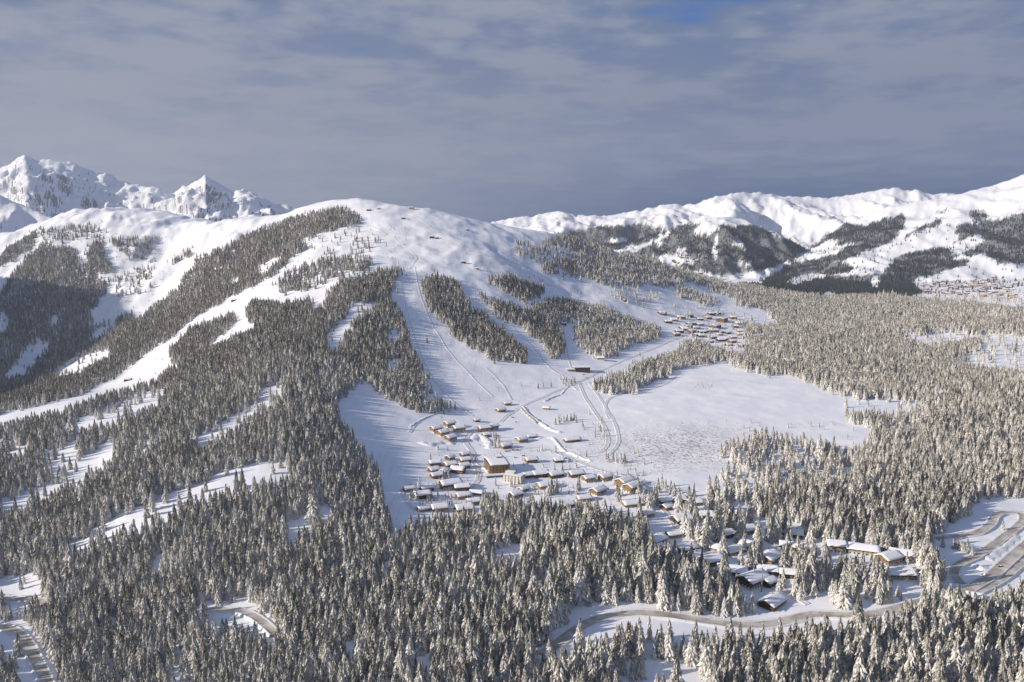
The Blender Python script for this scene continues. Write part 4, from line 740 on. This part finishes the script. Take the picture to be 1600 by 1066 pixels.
p = [hit(u, v) for u, v in ((813, 638), (822, 648), (833, 657), (838, 662))]; B = []
rt = root('retaining_wall', p[0]); tag(rt, 'dark retaining wall under the long snowbank by the plaza', 'wall'); bm = bmesh.new()
for a, b in zip(p[:-1], p[1:]):
    d = (b - a); n_ = Vector((-d.y, d.x, 0)).normalized() * .4; q = [bm.verts.new(tuple(c - p[0] + Vector((0, 0, z)) + s_)) for c, s_ in ((a, n_), (b, n_), (b, -n_), (a, -n_)) for z in (-1, 2.8)]
    for f in ((0, 2, 3, 1), (2, 4, 5, 3), (4, 6, 7, 5), (6, 0, 1, 7), (1, 3, 5, 7)): bm.faces.new([q[i] for i in f])
me = bpy.data.meshes.new('wall'); bm.to_mesh(me); bm.free(); me.materials.append(M_stone); obj('wall_panel', me, None, rt)
# ------------------------------------------------------------------ lone trees that stand out on open snow
LONE = []
def lone(pts, h, kind, label, group, nm='spruce_tree', cat='spruce tree'):
    for i, (u, v) in enumerate(pts):
        p = hit(u, v); hh = h * rd.uniform(.8, 1.2); rt = root(nm, (p.x, p.y, p.z - .3), rd.uniform(0, 6.28)); rt.scale = (hh,) * 3; LONE.append(rt)
        tag(rt, label, cat, group); obj('crown', rd.choice(crowns[kind]), None, rt); obj('trunk', TRUNK, None, rt)
lone([(776, 650), (790, 662)][:0], 12, 'a', '', '')
lone([(814, 603), (841, 607), (849, 606), (861, 605)], 11, 'c', 'lone spruce between the piste foot and the cable car station', 'lone spruces left of the cable car station')
lone([(880, 600), (885, 597), (890, 599), (895, 596), (884, 603), (893, 602), (898, 599), (888, 605), (876, 594), (881, 593)], 13, 'c', 'brownish spruce in the clump before the cable car station', 'spruces before the cable car station')
lone([(868, 664), (876, 659), (881, 660), (886, 658), (892, 657), (897, 657), (900, 660), (873, 662)], 14, 'a', 'spruce in the row above the long snowbank', 'spruces above the long snowbank')
lone([(910, 669), (912, 672), (938, 674), (940, 660), (921, 648), (943, 682)], 12, 'b', 'frosted tree by the curving ski track', 'frosted trees by the curving ski track')
lone([(950, 722), (958, 720), (963, 723), (970, 724), (976, 722), (947, 719)], 13, 'a', 'spruce in the clump where the bog meets the village', 'spruces where bog meets village')
lone([(902, 772), (904, 765), (870, 770), (857, 775), (862, 772)], 17, 'a', 'spruce standing between the middle village houses', 'spruces between the middle village houses')
lone([(964, 776), (967, 784), (998, 773), (997, 768)], 18, 'a', 'tall spruce beside the pair of orange chalets', 'spruces beside the orange chalets')
lone([(1028, 770), (1034, 762), (1040, 766), (1022, 775), (1018, 790), (1048, 772), (1053, 778)], 17, 'a', 'spruce near the first clearing on the right', 'spruces near the first right clearing')
lone([(655, 760), (687, 756), (693, 752), (701, 747), (643, 778), (647, 775), (641, 783), (651, 780)], 12, 'a', 'spruce among the houses at the left edge of the village', 'spruces at the left edge of the village')
lone([(759, 790), (765, 786), (771, 784), (776, 788), (763, 795), (754, 794)], 16, 'a', 'dark spruce at the lower village edge by the narrow cottage', 'spruces by the narrow cottage')
lone([(775, 690), (779, 694), (773, 700), (771, 684)], 13, 'a', 'spruce above the hotel beside the plough road', 'spruces above the hotel')
lone([(1519, 868), (1473, 855), (1490, 857), (1496, 858), (1500, 860), (1505, 862), (1511, 863), (1567, 828)], 13, 'a', 'small spruce on the open snow inside the road bends', 'small spruces inside the road bends')
lone([(711, 640), (668, 536), (667, 533), (848, 440), (891, 455), (1000, 556)], 13, 'c', 'single spruce standing alone on an open ski slope', 'single spruces on the ski slopes')
lone([(1085, 604), (1092, 605), (1099, 606), (1106, 606), (1112, 605), (1090, 602)], 6, 'b', 'low frosted bush alone in the middle of the snowy bog', 'bushes in the middle of the bog', 'bush', 'bush')
lone([(800, 758), (804, 757)], 9, 'b', 'bare brownish tree in front of the white block', 'bare trees by the white block', 'bare_tree', 'tree')
def shrub_pts():
    out = []
    for (u0, u1, v0, v1, n, hlo, hhi) in ((650, 775, 776, 794, 150, 3, 8), (660, 1000, 690, 790, 200, 2, 5.5), (660, 1010, 700, 790, 60, 6, 12), (640, 800, 575, 650, 8, 3, 7), (680, 720, 752, 764, 20, 3, 6), (800, 900, 752, 775, 26, 3, 7), (925, 1010, 735, 782, 40, 3, 9), (1040, 1240, 780, 910, 90, 4, 12), (1300, 1430, 880, 945, 60, 5, 14), (925, 945, 655, 690, 22, 3, 7), (770, 830, 690, 720, 14, 3, 7), (1080, 1120, 600, 608, 10, 2, 4), (1150, 1340, 660, 720, 90, 3, 9), (1480, 1600, 905, 930, 25, 3, 8), (1060, 1220, 480, 545, 110, 4, 11), (420, 640, 345, 440, 260, 3, 9), (640, 1080, 345, 475, 200, 3, 8), (800, 1100, 380, 470, 120, 5, 12), (180, 420, 470, 620, 120, 3, 9), (60, 260, 345, 480, 160, 4, 10)):
        for _ in range(n):
            p = hit(random.uniform(u0, u1), random.uniform(v0, v1)); out.append((p.x, p.y, p.z, random.uniform(hlo, hhi)))
    return out
T1 = grow(430, 2500, 6.5, 17, .2); T2 = grow(2500, 3900, 8.2, 17.5, .2)
T = [np.concatenate([a, b]) for a, b in zip(T1, T2)]
T3 = [np.concatenate(q) for q in zip(grow(3900, 7600, 14.0, 19, .15, .72), grow(7600, 9400, 17.0, 19, .15, .72))]
print('trees', len(T[0]), 'far', len(T3[0]))
# small frosted shrubs on the bog, young trees at the forest edge
bx, by = candidates(900, 1500, 5.0, .5); bz = hz(bx, by); bu_, bv_ = project(bx, by, bz)
q = np.clip(1.2 - np.hypot((bu_ - 1060) / 190, (bv_ - 702) / 50) * 1.2, 0, 1); ok = rng.random(len(bx)) < q * np.clip(pn(bx / 35, by / 35, 8) * 1.6 + .12, 0, 1)
shr = (bx[ok], by[ok], bz[ok], rng.uniform(1.2, 4.0, ok.sum()))
sh = np.array(shrub_pts()); ok = road_clear(sh[:, 0], sh[:, 1], 3)
for kx, ky, kr in KEEP: ok &= np.hypot(sh[:, 0] - kx, sh[:, 1] - ky) > min(kr, 9)
sh = sh[ok]; shr = tuple(np.concatenate([a, sh[:, i]]) for i, a in enumerate(shr))
px, py, pz, ph = T
uT, vT = project(px, py, pz); _, vTop = project(px, py, pz + ph)
size = np.where((uT > 4) & (uT < 1596) & (vTop < 1040) & (vTop > 0), ph / np.hypot(px, py), 0)
size = np.where((vT < 1085), size, 0)
order = np.argsort(-size); ind = np.zeros(len(px), bool); ind[order[:300]] = True
kindT = np.where((px > 120) & (py > 900) & (uT > 900), 'b', 'a'); kindT = np.where((uT < 900) & (py > 1500) & (rng.random(len(px)) < .75), 'c', kindT)
kindT = np.where((kindT == 'a') & (rng.random(len(px)) < .12), 'b', kindT)
grp = 'the 300 largest spruces of the foreground forest'
for i in np.nonzero(ind)[0]:
    rt = root('spruce_tree', (px[i], py[i], pz[i] - .3), random.uniform(0, 6.28)); rt.scale = (ph[i] * random.uniform(.9, 1.25), ph[i] * random.uniform(.9, 1.25), ph[i])
    zone = ('near the left edge' if uT[i] < 400 else 'left of the middle' if uT[i] < 800 else 'right of the middle' if uT[i] < 1200 else 'near the right edge')
    tag(rt, 'snowy spruce in the nearest dense forest, ' + zone, 'spruce tree', 'spruces of the nearest forest, ' + zone)
    obj('crown', random.choice(crowns['a']), None, rt); obj('trunk', TRUNK, None, rt)
rest = ~ind
X = np.concatenate([px[rest], shr[0]]); Yv = np.concatenate([py[rest], shr[1]]); Zv = np.concatenate([pz[rest], shr[2]]); Hv = np.concatenate([ph[rest], shr[3]]); K = np.concatenate([kindT[rest], np.full(len(shr[0]), 'b')])
off = {'a': 0, 'b': 6, 'c': 11}; cnt = {'a': 6, 'b': 5, 'c': 5}
ki = np.array([off[k] for k in K]) + (rng.random(len(K)) * np.array([cnt[k] for k in K])).astype(int)
fm = bpy.data.meshes.new('forest'); fm.vertices.add(len(X)); fm.vertices.foreach_set('co', np.ascontiguousarray(np.stack([X, Yv, Zv - .3], -1), np.float32).ravel())
attr(fm, 'size', Hv); attr(fm, 'girth', Hv * rng.uniform(.85, 1.15, len(Hv))); attr(fm, 'turn', rng.random(len(X)) * 6.28)
t = fm.attributes.new('pick', 'INT', 'POINT'); t.data.foreach_set('value', ki.astype(np.int32))
forest = obj('forest', fm); tag(forest, kind='stuff', label='snow covered spruce forest over the slopes and the basin', cat='forest')
ng = bpy.data.node_groups.new('forest_scatter', 'GeometryNodeTree'); ng.interface.new_socket('Geometry', in_out='INPUT', socket_type='NodeSocketGeometry'); ng.interface.new_socket('Geometry', in_out='OUTPUT', socket_type='NodeSocketGeometry')
gi = ng.nodes.new('NodeGroupInput'); go = ng.nodes.new('NodeGroupOutput'); ip = ng.nodes.new('GeometryNodeInstanceOnPoints'); ci = ng.nodes.new('GeometryNodeCollectionInfo')
ci.inputs['Collection'].default_value = protoC; ci.inputs['Separate Children'].default_value = True; ci.inputs['Reset Children'].default_value = True
def na(name, ty):
    n_ = ng.nodes.new('GeometryNodeInputNamedAttribute'); n_.data_type = ty; n_.inputs['Name'].default_value = name
    return [o_ for o_ in n_.outputs if o_.enabled and o_.name == 'Attribute'][0]
cb_ = ng.nodes.new('ShaderNodeCombineXYZ'); e2r = ng.nodes.new('FunctionNodeEulerToRotation'); sc_ = ng.nodes.new('ShaderNodeCombineXYZ')
ng.links.new(na('turn', 'FLOAT'), cb_.inputs[2]); ng.links.new(cb_.outputs[0], e2r.inputs[0]); ng.links.new(e2r.outputs[0], ip.inputs['Rotation'])
sa_ = na('size', 'FLOAT'); sb_ = na('girth', 'FLOAT')
for i in range(3): ng.links.new(sa_ if i == 2 else sb_, sc_.inputs[i])
ng.links.new(sc_.outputs[0], ip.inputs['Scale']); ip.inputs['Pick Instance'].default_value = True; ng.links.new(na('pick', 'INT'), ip.inputs['Instance Index'])
ng.links.new(ci.outputs[0], ip.inputs['Instance']); ng.links.new(gi.outputs[0], ip.inputs['Points']); ng.links.new(ip.outputs[0], go.inputs[0])
md = forest.modifiers.new('scatter', 'NODES'); md.node_group = ng
# far forest: one merged mesh of small conifers
def far_forest(x, y, z, h, name, m):
    n = len(x); k = 5; tiers = ((.0, .24, .52), (.34, .17, .8), (.62, .10, 1.04)); V = []; Fa = []; b = 0
    ang = rng.random(n) * 6.28
    for z0, r, zt2 in tiers:
        ring = np.stack([np.stack([x + h * r * (1 + .3 * np.sin(3 * i + ang * 5)) * np.cos(ang + 6.2832 * i / k), y + h * r * np.sin(ang + 6.2832 * i / k), z + h * (z0 + .04 * np.cos(i * 2 + ang * 3))], -1) for i in range(k)], 1)
        tip = np.stack([x, y, z + h * zt2], -1)[:, None, :]; blk = np.concatenate([ring, tip], 1); V.append(blk.reshape(-1, 3))
        base = b + np.arange(n)[:, None] * (k + 1)
        for i in range(k): Fa.append(np.concatenate([base + i, base + (i + 1) % k, base + k], 1))
        b += n * (k + 1)
    return obj(name, mesh_np(name, np.concatenate(V), np.concatenate(Fa), m))
tag(far_forest(*T3, 'distant_forest', M_far), kind='stuff', label='distant conifer forest on the far mountain flanks', cat='forest')

# ------------------------------------------------------------------ mountain air
hb_ = bpy.data.meshes.new('haze'); bm = bmesh.new(); bmesh.ops.create_cube(bm, size=1); bm.to_mesh(hb_); bm.free()
hzv = obj('haze', hb_); ztop = float(Z.max()) + 40; zbot = float(Z.min()) - 5
hzv.scale = (36000, 14500, ztop - zbot); hzv.location = (0, 5600, (ztop + zbot) / 2); tag(hzv, kind='stuff')
hm = bpy.data.materials.new('air'); hm.use_nodes = True; hm.node_tree.nodes.clear(); pv_ = hm.node_tree.nodes.new('ShaderNodeVolumePrincipled'); oo = hm.node_tree.nodes.new('ShaderNodeOutputMaterial')
pv_.inputs['Color'].default_value = (.80, .88, 1.0, 1); pv_.inputs['Density'].default_value = 2.9e-5; pv_.inputs['Anisotropy'].default_value = .1
hm.node_tree.links.new(pv_.outputs[0], oo.inputs['Volume']); hb_.materials.append(hm)
